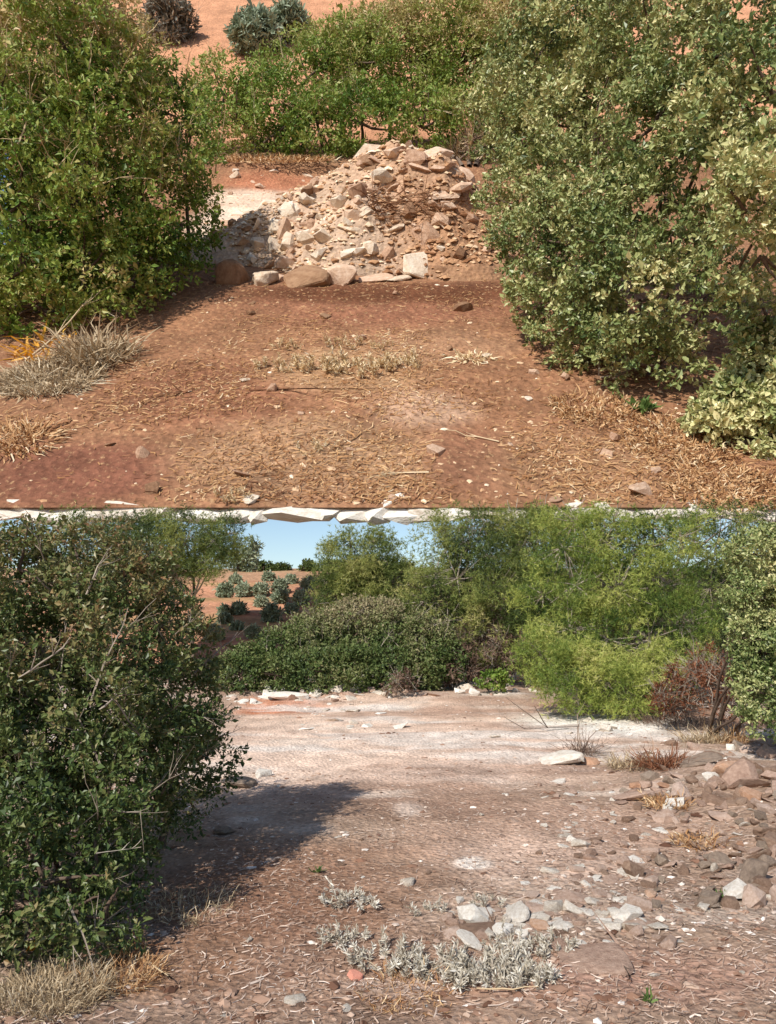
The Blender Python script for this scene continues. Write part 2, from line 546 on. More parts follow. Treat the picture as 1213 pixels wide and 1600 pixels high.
def pine(name, G, base, top, spec, label, mat, n=2600, group=None, needle=0.10, zmax=None, seed=1, gaps=0.42, trunk_r=0.07, inner=0.22, per=4, cat='pine tree', tint0=0.45, bump=0.5):
    rng = np.random.default_rng(500 + seed)
    base, b = Vector(base), np.array(base)
    root = thing(name, G, base, label, cat, group)
    lobes = lobes_of(G, spec)
    trunk = wander(b - np.array([0, 0, .1]), np.array(top), trunk_r, trunk_r * .3, 9, 0.03, rng)
    V, Fc = tubes([trunk], 7)
    tr = link('trunk', np_mesh('trunk', V - b, Fc, MAT['bark'], smooth=True), root)
    lines = []
    tp, trad = trunk
    P, N, isin = crown_points(lobes, n, rng, bump, 2.6, inner, gaps, zmax, b[2] + needle, seed, 9, .22)
    for c, r in lobes:
        k = int(np.argmin(np.abs(tp[:, 2] - (c[2] - 0.25 * abs(c[2] - b[2])))))
        lines.append(wander(tp[k], c, trunk_r * .45, trunk_r * .2, 6, 0.05, rng))
        for q in range(16):
            d = rand_dirs(1, rng)[0]
            lines.append(wander(c, c + d * r * .95, trunk_r * .2, trunk_r * .08, 5, 0.07, rng))
    V, Fc = tubes(lines, 4)
    tag(link('limbs', np_mesh('limbs', V - b, Fc, MAT['twig_grey']), root), kind='stuff')
    m = len(P)
    shoot = unit(N * .9 + rand_dirs(m, rng) * .6 + np.array([0, 0, .35]))
    idx = np.repeat(np.arange(m), per)                      # tufts along the shoot
    t = np.tile(np.arange(per) / per, m)
    tuft = P[idx] + shoot[idx] * (t * needle * 2.6)[:, None] + rng.normal(size=(len(idx), 3)) * needle * .7
    tn = tint0 + (fbm(P / (needle * 5), seed + 3, 3) - .5) * 1.3 - isin * .2  # inner needles tinted darker: shade inside the crown put into the colour
    NN = 8
    id2 = np.repeat(np.arange(len(idx)), NN)
    D = unit(shoot[idx][id2] * .4 + rand_dirs(len(id2), rng) * .9)
    L = needle * rng.uniform(.6, 1.05, len(id2))
    V, Fc, T = needles(tuft[id2], D, L, np.full(len(id2), needle * .11), np.clip(tn[idx][id2] + rng.normal(size=len(id2)) * .1, 0, 1))
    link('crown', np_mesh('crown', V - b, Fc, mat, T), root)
    return root

def blades(rng, n, spread, length, width, lean=0.6, curl=0.5, flat=1.0, centre=(0, 0, 0), squash=1.0, jit=.35):
    """tufts: curved tapering blades growing from a patch of ground"""
    a = rng.uniform(0, 2 * math.pi, n)
    rr = np.sqrt(rng.random(n)) * spread
    P = np.stack([np.cos(a) * rr, np.sin(a) * rr * squash, np.zeros(n)], 1) + np.array(centre)
    out = np.stack([np.cos(a), np.sin(a), np.zeros(n)], 1) * (rr / max(spread, 1e-6))[:, None]
    D = unit(out * lean + rng.normal(size=(n, 3)) * jit + np.array([0, 0, 1.0]) * flat)
    side = unit(np.cross(D, np.array([0, 0, 1.0]) + rng.normal(size=(n, 3)) * .3))
    bend = unit(out + rng.normal(size=(n, 3)) * .5 + np.array([0, 0, -.4]))
    L = length * rng.uniform(.45, 1.15, n)[:, None]
    W = width * rng.uniform(.7, 1.3, n)[:, None]
    rows = []
    for s, w in ((0, .7), (.4, 1.0), (.75, .8), (1, .15)):
        c = P + D * L * s + bend * L * curl * s * s * .6 + rng.normal(size=(n, 3)) * L * .09 * (s > 0)
        c[:, 2] = np.maximum(c[:, 2], width * .3)
        rows += [c - side * W * w * .5, c + side * W * w * .5]
    V = np.stack(rows, 1).reshape(-1, 3)
    i = np.arange(n)[:, None] * 8
    Fc = np.concatenate([i + np.array([0, 1, 3, 2]), i + np.array([2, 3, 5, 4]), i + np.array([4, 5, 7, 6])], 1).reshape(-1, 4)
    return V, Fc, np.repeat(np.clip(rng.normal(.5, .22, n), 0, 1), 3)

def tuft_thing(name, G, base, label, cat, mat, n, spread, length, width, group=None, seed=1, part='stems', **kw):
    rng = np.random.default_rng(900 + seed)
    root = thing(name, G, base, label, cat, group)
    V, Fc, T = blades(rng, n, spread, length, width, **kw)
    tag(link(part, np_mesh(part, V, Fc, mat, T), root), kind='stuff')
    return root

def felty(name, G, base, label, size, mat, stems=9, seed=1, squash=0.7, lean=.5):
    """a felty weed: upright stems ringed by short thick woolly leaves"""
    rng = np.random.default_rng(1300 + seed)
    root = thing(name, G, base, label, 'weed', 'felty weeds')
    Vs, Fs, Ts, off = [], [], [], 0
    lines = []
    for k in range(stems):
        a = rng.uniform(0, 6.283)
        rr = math.sqrt(rng.random()) * size
        p0 = np.array([math.cos(a) * rr, math.sin(a) * rr * squash, 0])
        d = np.array([math.cos(a) * lean * rr / size, math.sin(a) * lean * rr / size, 1]) + rng.normal(size=3) * .3
        h = size * rng.lognormal(-.95, .35)
        pts, rad = wander(p0, p0 + d / np.linalg.norm(d) * h, size * .02, size * .012, 5, .06, rng)
        lines.append((pts, rad))
        m = 38
        t = rng.random(m)
        P = np.stack([np.interp(t, np.linspace(0, 1, 5), pts[:, c]) for c in range(3)], 1)
        D = unit(rand_dirs(m, rng) * .8 + d / np.linalg.norm(d) * .7)
        L = size * rng.uniform(.10, .24, m)
        V, Fc, T = leaves(P, D, rand_dirs(m, rng), L, L * .2, np.clip(rng.normal(rng.uniform(.3, .65), .22, m), 0, 1))
        V[:, 2] = np.maximum(V[:, 2], 0.002)
        Vs.append(V); Fs.append(Fc + off); Ts.append(T); off += len(V)
    link('leaves', np_mesh('leaves', np.concatenate(Vs), np.concatenate(Fs), mat, np.concatenate(Ts)), root)
    V, Fc = tubes(lines, 3)
    tag(link('stems', np_mesh('stems', V, Fc, MAT['twig_grey']), root), kind='stuff')
    return root

# ------------------------------------------------------------------ stones
def rock_mesh(seed, flat=1.0, pts=16, rough=0.22):
    rng = np.random.default_rng(3000 + seed)
    bm = bmesh.new()
    d = rand_dirs(pts, rng)
    d = d / np.maximum(np.abs(d).max(1, keepdims=True), .75) * rng.uniform(1 - rough, 1.0, (pts, 1)) * .62
    d[:, 2] *= flat
    for v in d:
        bm.verts.new(v)
    r = bmesh.ops.convex_hull(bm, input=bm.verts)
    junk = [e for e in r['geom_interior'] + r['geom_unused'] if isinstance(e, bmesh.types.BMVert)]
    if junk:
        bmesh.ops.delete(bm, geom=list(set(junk)), context='VERTS')
    me = bpy.data.meshes.new('stone')
    bm.to_mesh(me)
    bm.free()
    return me

ROCKS = [rock_mesh(k, 0.75, 15 + k % 5) for k in range(8)]
SLABS = [rock_mesh(20 + k, 0.32, 16 + k % 4) for k in range(8)]
BIG = []
for k in range(14):
    me = rock_mesh(60 + k, (0.45, 0.7, 0.6, 0.3, 0.8, 0.5, 0.28)[k % 7], 26, .28)
    bm = bmesh.new(); bm.from_mesh(me)
    bmesh.ops.bevel(bm, geom=list(bm.edges), offset=.035, segments=1, affect='EDGES', profile=.6)
    bmesh.ops.triangulate(bm, faces=bm.faces)
    bmesh.ops.subdivide_edges(bm, edges=[e for e in bm.edges if e.calc_length() > .22], cuts=1)
    vv = np.array([v.co for v in bm.verts])
    dn = fbm(vv * 5, 80 + k, 3) - .5
    for v, q in zip(bm.verts, dn):
        v.co *= 1 + q * .14
    bm.to_mesh(me); bm.free()
    BIG.append(me)
for me in ROCKS + SLABS + BIG:
    me.materials.append(MAT['stone_white'])

def stone(parent, G, p, size, mat, rng, flat=False, tilt=0.35, sink=.25, stretch=None, name='stone', mesh=None):
    me = mesh or (SLABS if flat else ROCKS)[rng.integers(8)]
    o = bpy.data.objects.new(name, me)
    COL.objects.link(o)
    s = Vector(stretch) * size if stretch else Vector((size * rng.uniform(.8, 1.3), size * rng.uniform(.7, 1.1), size * rng.uniform(.7, 1.1)))
    zoff = (.32 if flat else .62) * .6 * s.z - sink * s.z
    m = Matrix.Translation((p[0], p[1], p[2] + zoff)) @ Matrix.Rotation(rng.uniform(0, 6.28), 4, 'Z') @ Matrix.Rotation(rng.normal() * tilt, 4, 'X') @ Matrix.Rotation(rng.normal() * tilt, 4, 'Y') @ Matrix.Diagonal((*s, 1))
    if parent is not None:
        o.parent = parent
        o.matrix_basis = m
    else:
        o.matrix_world = G.M @ m
    o.material_slots[0].link = 'OBJECT'
    o.material_slots[0].material = mat
    return o

# ================================================================== LOWER CLEARING: ground
def ell(G, X, Y, px, py, rx, ry, hard=0.5):
    c = G.g(px, py)
    ax = G.size(rx, c)
    y0, y1 = G.g(px, py + ry).y, G.g(px, py - ry).y
    yy = np.where(Y > c.y, (Y - c.y) / (y1 - c.y), (c.y - Y) / (c.y - y0))
    q = np.sqrt(((X - c.x) / ax) ** 2 + yy ** 2)
    return 1 - sstep(hard, 1.25, q)

PILE_C = LOW.g(1190, 1270)
def low_z(x, y):
    x, y = np.asarray(x, float), np.asarray(y, float)
    p = np.stack([x.ravel(), y.ravel()], 1)
    z = (fbm(p * .35, 1, 3) - .5) * .16 + (fbm(p * 1.6, 2, 4) - .5) * .10 + (fbm(p * 6, 3, 3) - .5) * .035
    z = z.reshape(x.shape)
    q = np.sqrt(((x - PILE_C.x - .4) / 1.7) ** 2 + ((y - PILE_C.y) / 3.2) ** 2)
    z = z + .24 * (1 - sstep(.1, 1.1, q))
    z = z * sstep(1.2, 3.0, y)
    z = z + .18 * sstep(14.5, 16.5, y) - .2 * sstep(18.5, 20.5, y)
    return z

NY, NX = 290, 250
ys = 1.7 * (24.5 / 1.7) ** np.linspace(0, 1, NY)
us = np.linspace(-1, 1, NX)
Yg = np.repeat(ys[:, None], NX, 1)
Xg = us[None, :] * (Yg * .66 + 1.2)
Zg = low_z(Xg, Yg)
P2 = np.stack([Xg.ravel(), Yg.ravel()], 1)
idx = np.arange(NY * NX).reshape(NY, NX)
QUADS = np.stack([idx[:-1, :-1], idx[:-1, 1:], idx[1:, 1:], idx[1:, :-1]], -1).reshape(-1, 4)

def blend(base, w, col):
    return base * (1 - w[:, None]) + np.array(lin(col))[None, :] * w[:, None]
nz = fbm(P2 * .9, 21, 4)
nz2 = fbm(P2 * np.array([1.2, 3.0]), 22, 4)
x_, y_ = Xg.ravel(), Yg.ravel()
soil = np.tile(np.array(lin((166, 138, 116))), (len(P2), 1))
def patch(px, py, rx, ry, col, s=1.0, k=.9):
    global soil
    w = ell(LOW, x_, y_, px, py, rx, ry) * s
    w = np.clip(w + (nz2 - .5) * k * (w > 0.02), 0, 1) * (w > .02)
    soil = blend(soil, w, col)
patch(700, 1170, 420, 65, (223, 189, 164))
patch(480, 1180, 200, 60, (232, 200, 175))
patch(620, 1120, 330, 26, (228, 195, 169), .8)
patch(930, 1130, 130, 22, (250, 241, 225))
patch(440, 1105, 80, 10, (200, 128, 91), .9)
patch(700, 1205, 120, 16, (243, 217, 195), .7)
patch(860, 1300, 280, 50, (182, 148, 125), .8)
patch(850, 1350, 170, 50, (206, 174, 151), .8)
patch(640, 1265, 26, 14, (247, 223, 201), .9)
patch(790, 1200, 250, 14, (159, 124, 102), .5)
patch(640, 1240, 240, 28, (161, 126, 104), .6)
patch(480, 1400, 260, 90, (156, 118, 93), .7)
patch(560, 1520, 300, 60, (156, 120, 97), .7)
patch(880, 1420, 240, 50, (213, 187, 164), .55)
patch(740, 1346, 30, 12, (249, 234, 216), .8)
patch(1000, 1530, 260, 60, (180, 141, 119), .8)
patch(900, 1110, 250, 9, (172, 128, 104), .6)
patch(1090, 1110, 90, 40, (139, 100, 76), .8)
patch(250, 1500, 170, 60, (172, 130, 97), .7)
soil *= (0.74 + .50 * nz)[:, None] * np.array([.96, 1.0, 1.05])
soil = blend(soil, sstep(.58, .72, fbm(P2 * np.array([.8, 1.6]), 23, 5)) * .55, (214, 198, 182))
soil = blend(soil, sstep(.52, .64, fbm(P2 * np.array([.45, 1.5]) + 7, 25, 6)) * .8 * sstep(7.5, 10, y_) , (224, 212, 200))
soil = blend(soil, sstep(.5, .66, fbm(P2 * np.array([.5, 1.3]) + 3, 26, 5)) * .55 * sstep(7, 9, y_), (164, 130, 110))
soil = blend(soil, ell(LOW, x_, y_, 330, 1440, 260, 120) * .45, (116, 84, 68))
soil = blend(soil, sstep(.56, .7, fbm(P2 * np.array([.7, 1.8]), 24, 5)) * .35 * (1 - sstep(9, 13, y_)), (128, 98, 80))
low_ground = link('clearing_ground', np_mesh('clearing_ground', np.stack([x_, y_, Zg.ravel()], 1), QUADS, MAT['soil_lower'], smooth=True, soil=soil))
tag(low_ground, kind='structure')

# far terrain behind the clearing: a red hillside with olive trees
def hill_z(x, y):
    x, y = np.asarray(x, float), np.asarray(y, float)
    z = np.where(y < 40, -.25, 0) + np.clip(y - 40, 0, None) * .1
    z = np.where(y > 205, 16.5 - (y - 205) * .02, z)
    p = np.stack([x.ravel(), y.ravel()], 1)
    return z + (fbm(p * .03, 51, 4).reshape(x.shape) - .5) * 2.0 * sstep(40, 90, y) + .5 * np.sin(y * .32 + x * .02) * sstep(45, 70, y) * .8
hy = np.concatenate([np.linspace(-60, 20, 12), np.linspace(22, 230, 150), np.linspace(240, 1500, 14)])
hx = np.concatenate([np.linspace(-900, -70, 10), np.linspace(-65, 65, 90), np.linspace(70, 900, 10)])
HX, HY = np.meshgrid(hx, hy)
HZ = hill_z(HX, HY)
HZ = np.where((HY < 26), -.35, HZ)
hp = np.stack([HX.ravel(), HY.ravel()], 1)
hn = fbm(hp * np.array([.03, .12]), 61, 4)
hs = np.tile(np.array(lin((184, 136, 108))), (len(hp), 1))
hs = blend(hs, sstep(.5, .62, hn), (168, 138, 100))
hs = blend(hs, sstep(110, 140, hp[:, 1]) * .7, (170, 140, 112))
ii = np.arange(HX.size).reshape(HX.shape)
hq = np.stack([ii[:-1, :-1], ii[:-1, 1:], ii[1:, 1:], ii[1:, :-1]], -1).reshape(-1, 4)
tag(link('hillside', np_mesh('hillside', np.stack([HX.ravel(), HY.ravel(), HZ.ravel()], 1), hq, MAT['soil_far'], smooth=True, soil=hs)), kind='structure')

# ================================================================== UPPER TERRACE: ground, red hill, added rim stones
Y0 = UPP.g(606, 793).y
def upp_z(x, y):
    x, y = np.asarray(x, float), np.asarray(y, float)
    p = np.stack([x.ravel(), y.ravel()], 1)
    z = ((fbm(p * .06, 71, 3) - .5) * .9 + (fbm(p * .3, 72, 4) - .5) * .4 + (fbm(p * 1.1, 73, 3) - .5) * .14).reshape(x.shape)
    z = z * sstep(Y0 + 1.4, Y0 + 6, y)
    z = z + 1.8 * sstep(80, 88, y + 1.5 * np.sin(x * .3))
    z = z + np.clip(y - 112, 0, None) * .34
    return z
NYu, NXu = 260, 250
ysu = Y0 * (250 / Y0) ** np.linspace(0, 1, NYu)
Yu = np.repeat(ysu[:, None], NXu, 1)
dep = Yu * .8535 + 5.84
left = -dep * (.585 - .085 * sstep(43, 56, Yu)) - .3          # the terrace narrows behind the big shrub on its left
Xu = left + (np.linspace(0, 1, NXu)[None, :]) * (dep * .585 + .3 - left)
Zu = upp_z(Xu, Yu)
x_, y_ = Xu.ravel(), Yu.ravel()
P2 = np.stack([x_, y_], 1)
nz = fbm(P2 * .13, 81, 4)
nz2 = fbm(P2 * np.array([.16, .42]), 82, 4)
soil = np.tile(np.array(lin((146, 106, 80))), (len(P2), 1))
def upatch(px, py, rx, ry, col, s=1.0, k=.9):
    global soil
    w = ell(UPP, x_, y_, px, py, rx, ry) * s
    w = np.clip(w + (nz2 - .5) * k * (w > 0.02), 0, 1) * (w > .02)
    soil = blend(soil, w, col)
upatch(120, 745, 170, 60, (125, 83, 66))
upatch(330, 620, 180, 60, (135, 92, 70), .8)
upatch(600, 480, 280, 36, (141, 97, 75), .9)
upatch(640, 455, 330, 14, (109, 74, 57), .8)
upatch(540, 580, 140, 40, (172, 137, 105), .7)
upatch(660, 640, 90, 30, (188, 154, 130), .9)
upatch(480, 720, 220, 70, (167, 133, 104), .8)
upatch(740, 720, 80, 60, (134, 94, 73), .8)
upatch(950, 730, 190, 70, (164, 126, 96), .8)
upatch(700, 545, 130, 30, (164, 127, 100), .6)
upatch(380, 350, 90, 50, (224, 198, 176))
upatch(420, 310, 130, 14, (223, 194, 171))
upatch(430, 294, 90, 8, (172, 113, 85), .9)
upatch(430, 272, 120, 14, (185, 147, 115))
upatch(800, 270, 60, 12, (169, 130, 106), .8)
upatch(790, 400, 60, 30, (152, 108, 86), .8)
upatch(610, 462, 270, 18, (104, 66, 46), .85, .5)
far = sstep(104, 118, y_)
soil = blend(soil, far, (200, 146, 114))
soil *= (0.78 + .36 * nz)[:, None] * np.array([1.0, 1.0, .98])
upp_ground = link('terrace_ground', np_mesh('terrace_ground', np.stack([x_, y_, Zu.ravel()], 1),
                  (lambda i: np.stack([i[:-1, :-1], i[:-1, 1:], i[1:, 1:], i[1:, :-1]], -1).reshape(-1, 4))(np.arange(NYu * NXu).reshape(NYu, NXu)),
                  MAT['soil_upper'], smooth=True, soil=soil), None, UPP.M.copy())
tag(upp_ground, kind='structure')

# added rim at the terrace edge, standing in for the white strip between views
ledge = tag(link('rim_divider', None, None, UPP.M @ Matrix.Translation((0, Y0, 0))), kind='structure')

# added pale stones along the rim, marking the join of the two views
rng = np.random.default_rng(5)
xx = -16.0
while xx < 16:
    w = float(rng.uniform(.45, 1.7))
    me = ROCKS[rng.integers(8)]
    hz = max(v.co.z for v in me.vertices) - min(v.co.z for v in me.vertices)
    o = link('stone', me, ledge, Matrix.Translation((xx + w / 2, .22 + rng.normal() * .05, -.27 + rng.normal() * .025)) @ Matrix.Rotation(rng.normal() * .05, 4, 'Y') @ Matrix.Rotation(rng.normal() * .1, 4, 'X') @ Matrix.Rotation(rng.choice([0, math.pi]) + rng.normal() * .1, 4, 'Z')
             @ Matrix.Diagonal((w * 1.25, rng.uniform(.8, 1.1), .5 / hz * rng.uniform(.75, 1.15), 1)))
    o.material_slots[0].link = 'OBJECT'
    o.material_slots[0].material = MAT['ledge']
    xx += w * .82
#@@PART2

def land(G, px, py, y0, y1, zf, n=500):
    """where the line of sight through a pixel first meets a height field"""
    d = G.ray(px, py)
    y = np.geomspace(y0, y1, n)
    t = y / d.y
    x, z = d.x * t, G.H + d.z * t
    hit = np.nonzero(z <= zf(x, y))[0]
    if len(hit) == 0:
        return None
    k = hit[0]
    return Vector((x[k], y[k], z[k]))

# ================================================================== UPPER TERRACE: shrubs
def above(z):
    return lambda P: P[:, 2] > z

UL_BASE = UPP.g(150, 490)
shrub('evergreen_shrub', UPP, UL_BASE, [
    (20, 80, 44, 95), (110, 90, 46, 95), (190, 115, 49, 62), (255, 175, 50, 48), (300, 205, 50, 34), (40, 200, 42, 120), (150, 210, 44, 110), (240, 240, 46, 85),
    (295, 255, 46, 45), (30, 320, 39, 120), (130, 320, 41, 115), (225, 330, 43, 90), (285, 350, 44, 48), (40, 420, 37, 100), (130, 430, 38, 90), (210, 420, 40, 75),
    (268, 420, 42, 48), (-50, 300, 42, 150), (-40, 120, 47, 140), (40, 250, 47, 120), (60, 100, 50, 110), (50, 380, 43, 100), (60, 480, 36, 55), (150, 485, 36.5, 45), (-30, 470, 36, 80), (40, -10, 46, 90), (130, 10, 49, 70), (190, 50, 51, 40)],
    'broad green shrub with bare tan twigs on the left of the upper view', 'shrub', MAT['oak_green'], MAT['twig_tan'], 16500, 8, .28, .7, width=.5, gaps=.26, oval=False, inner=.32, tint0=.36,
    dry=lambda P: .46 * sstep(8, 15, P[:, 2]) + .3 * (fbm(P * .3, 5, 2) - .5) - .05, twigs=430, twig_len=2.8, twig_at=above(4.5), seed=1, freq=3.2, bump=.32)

UR_BASE = UPP.g(1050, 560)
shrub('holm_oak', UPP, UR_BASE, [
    (840, 90, 45, 75), (790, 150, 47, 52), (850, 190, 43, 75), (930, 90, 42, 100), (1020, 80, 38, 100), (1120, 90, 34, 105), (800, 215, 46, 48), (930, 190, 38, 95), (1020, 200, 35, 90),
    (800, 320, 42, 48), (850, 310, 39, 70), (930, 290, 35, 80), (830, 390, 37, 55), (890, 380, 34, 80), (970, 370, 31, 90), (1050, 310, 33, 75), (870, 470, 33, 55), (900, 500, 31, 62), (940, 540, 29.5, 65),
    (1000, 470, 29, 90), (1000, 570, 28, 62), (1040, 560, 28.5, 34), (1050, 390, 31, 50), (1190, 250, 27, 60), (1165, 330, 25, 68), (1190, 400, 24.5, 60), (1120, 190, 31, 70), (1210, 150, 30, 100),
    (900, 0, 44, 90), (1020, -10, 40, 100), (1150, -10, 36, 110), (1120, 450, 40, 60), (1200, 500, 26, 40), (1240, 330, 26, 90)],
    'large grey-green holm oak on the right of the upper view', 'tree', MAT['oak_grey'], MAT['twig_grey'], 16500, 10, .215, .48, width=.58, gaps=.38, oval=False, tint0=.44,
    twigs=26, twig_len=1.8, seed=2, freq=3.6, bump=.38, inner=.32)

shrub('oak_sapling', UPP, UPP.g(1160, 690), [
    (1190, 620, 24.2, 52), (1150, 640, 24, 42), (1120, 670, 23.4, 32), (1165, 690, 22.8, 34), (1215, 680, 23, 50), (1095, 600, 26, 20), (1200, 560, 25.4, 40)],
    'low grey-green oak shoots at the foot of the large holm oak, upper view', 'shrub', MAT['oak_grey'], MAT['twig_grey'], 2200, 10, .21, .42, width=.56, gaps=.3, tint0=.5, seed=3, freq=3)

H_BASE = UPP.g(580, 262, 1.8)
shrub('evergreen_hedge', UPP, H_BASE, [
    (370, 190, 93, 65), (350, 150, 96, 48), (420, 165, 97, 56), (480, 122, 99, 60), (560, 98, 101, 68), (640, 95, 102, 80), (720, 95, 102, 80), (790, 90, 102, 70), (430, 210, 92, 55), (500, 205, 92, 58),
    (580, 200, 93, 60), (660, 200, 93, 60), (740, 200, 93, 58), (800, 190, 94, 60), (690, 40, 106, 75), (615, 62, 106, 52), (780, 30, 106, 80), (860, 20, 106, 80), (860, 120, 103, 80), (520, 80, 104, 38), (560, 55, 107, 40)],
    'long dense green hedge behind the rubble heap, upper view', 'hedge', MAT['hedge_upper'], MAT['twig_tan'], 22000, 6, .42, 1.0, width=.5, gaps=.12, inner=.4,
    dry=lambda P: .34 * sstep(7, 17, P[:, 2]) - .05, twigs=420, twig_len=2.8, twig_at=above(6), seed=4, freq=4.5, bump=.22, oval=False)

shrub('dry_shrub', UPP, UPP.g(735, 262, 1.8), [(735, 238, 88, 30), (760, 232, 89, 25), (710, 246, 87, 16)],
    'leafless grey-brown brush between the rubble heap and the large holm oak, upper view', 'shrub', MAT['dry_brush'], MAT['twig_tan'], 260, 4, .5, .8, width=.25, twigs=90, twig_len=3.6, seed=5)

def up_hill(px, py):
    return land(UPP, px, py, 100, 240, upp_z) or UPP.at(px, py, 200)
for k, (px, pb, r, lab, mt) in enumerate([
        (400, 82, 27, 'round blue-green olive bush on the red slope, upper view', 'olive'),
        (452, 62, 22, 'small dark green olive bush half hidden behind the hedge, upper view', 'olive'),
        (264, 62, 30, 'grey leafless-looking bush casting shadow on the red slope, upper view', 'grey_brush')]):
    b = up_hill(px, pb)
    sp = [(px, pb - r * .9, b.y, r), (px - r * .45, pb - r * .7, b.y, r * .65), (px + r * .45, pb - r * .75, b.y + 1, r * .65), (px, pb - r * 1.4, b.y, r * .6)]
    shrub('olive_bush' if mt == 'olive' else 'grey_bush', UPP, b, sp, lab, 'bush', MAT[mt], MAT['twig_grey'], 900, 7, 1.0 if mt == 'olive' else .8, 1.2, width=.3, seed=6 + k, twigs=20 if mt != 'olive' else 0, twig_len=4, up=.6)

# ================================================================== UPPER TERRACE: the heap of rubble
HC = UPP.g(606, 375)
HC = Vector((HC.x + .3, 54.0, 0))
PEAK = UPP.at(615, 238, 54.5)
def heap_h(x, y):
    dx, dy = x - HC.x, y - HC.y
    a = np.arctan2(dy, dx)
    rx = np.where(dx < 0, 13.0, 12.5)
    q = np.sqrt((dx / rx) ** 2 + (dy / 9.6) ** 2)
    q = q * (1 + .10 * np.sin(3 * a + 1) + .06 * np.sin(7 * a))
    base = np.clip(1 - q, 0, 1)
    h = PEAK.z * 1.14 * (base ** 1.08)
    q2 = np.sqrt(((dx + 1.8) / 4.2) ** 2 + ((dy + 6.0) / 3.6) ** 2)
    h = h + 1.1 * np.clip(1 - q2, 0, 1)
    q3 = np.sqrt(((dx - 3.6) / 3.8) ** 2 + ((dy + 1.5) / 4.5) ** 2)
    h = h + 1.6 * np.clip(1 - q3, 0, 1) ** 1.2
    p = np.stack([np.ravel(x), np.ravel(y)], 1)
    n = ((fbm(p * .45, 101, 4) - .5) * 1.5 + (fbm(p * 1.6, 102, 3) - .5) * .5).reshape(np.shape(x))
    return np.where(base > 0, h + n * np.clip(base * 4, 0, 1) - .12, -.3)
heap = thing('rubble_heap', UPP, HC, 'tall heap of broken pale limestone and brown soil in the upper view', 'heap')
gx, gy = np.meshgrid(np.linspace(-14, 13.5, 140), np.linspace(-11.5, 11.5, 125))
gz = heap_h(gx + HC.x, gy + HC.y) + upp_z(gx + HC.x, gy + HC.y)
i = np.arange(gx.size).reshape(gx.shape)
hp = np.stack([gx.ravel(), gy.ravel()], 1)
pale = 1 - sstep(-3.5, 1.5, (gx + .25 * gy).ravel() + (fbm(hp * .4, 105, 3) - .5) * 5)
hs = blend(np.tile(np.array(lin((168, 124, 92))), (gx.size, 1)), pale, (200, 166, 138))
hs = blend(hs, sstep(3.5, 5.0, gz.ravel()) * .6, (206, 162, 128))
hs *= (.72 + .5 * fbm(hp * .8, 106, 3))[:, None] * np.array([.92, 1.0, 1.08])
link('soil_mound', np_mesh('soil_mound', np.stack([gx.ravel(), gy.ravel(), gz.ravel()], 1), np.stack([i[:-1, :-1], i[:-1, 1:], i[1:, 1:], i[1:, :-1]], -1).reshape(-1, 4), MAT['soil_upper'], smooth=True, soil=hs), heap)
rng = np.random.default_rng(21)
count = 0
def heap_point(px, py):
    return land(UPP, px, py, 40, 70, lambda x, y: heap_h(x, y) + upp_z(x, y), 200)
named = [(668, 372, 34, 'lime_tan', 1, 1), (650, 250, 26, 'lime_tan', 0, 0), (620, 240, 24, 'lime_tan', 0, 0), (590, 244, 26, 'lime_tan', 1, 0), (685, 262, 28, 'lime_tan', 1, 0), (715, 285, 40, 'lime_tan', 1, 0), (745, 275, 24, 'lime_white', 1, 0),
         (700, 310, 36, 'lime_tan', 1, 0), (510, 370, 26, 'lime_white', 0, 0), (440, 355, 30, 'lime_white', 0, 0), (475, 370, 22, 'lime_white', 0, 0), (405, 380, 20, 'lime_white', 0, 0), (430, 385, 24, 'lime_white', 0, 0), (545, 350, 42, 'lime_white', 1, 0), (530, 320, 24, 'lime_white', 0, 0),
         (560, 300, 30, 'lime_tan', 0, 0), (595, 275, 26, 'lime_white', 0, 0), (615, 290, 30, 'lime_tan', 1, 0), (640, 330, 22, 'lime_brown', 0, 0), (690, 345, 26, 'lime_tan', 0, 0), (455, 330, 22, 'lime_white', 0, 0), (480, 315, 20, 'lime_white', 0, 0), (615, 350, 30, 'lime_white', 1, 0), (735, 340, 24, 'lime_tan', 0, 0),
         (755, 300, 26, 'lime_tan', 0, 0), (570, 255, 24, 'lime_brown', 0, 0), (395, 405, 18, 'lime_white', 0, 0), (455, 405, 22, 'lime_tan', 0, 0), (500, 400, 20, 'lime_white', 0, 0), (560, 395, 18, 'lime_white', 0, 0), (605, 395, 20, 'lime_tan', 0, 0), (660, 395, 26, 'lime_tan', 1, 0), (720, 400, 22, 'lime_brown', 0, 0), (760, 390, 18, 'lime_tan', 0, 0)]
for (px, py, sp, mt, fl, upright) in named:
    p = heap_point(px, py)
    if p is None: continue
    s = UPP.size(sp, p) * 1.05
    o = stone(heap, UPP, p - HC, s * 1.1, MAT[mt], rng, bool(fl), .4, .42, mesh=(SLABS[rng.integers(8)] if fl else ROCKS[rng.integers(8)]))
    if upright:
        o.matrix_basis = Matrix.Translation(p - HC) @ Matrix.Rotation(R(62), 4, 'X') @ Matrix.Rotation(.5, 4, 'Z') @ Matrix.Diagonal((s * .9, s * 1.25, s, 1))
    count += 1
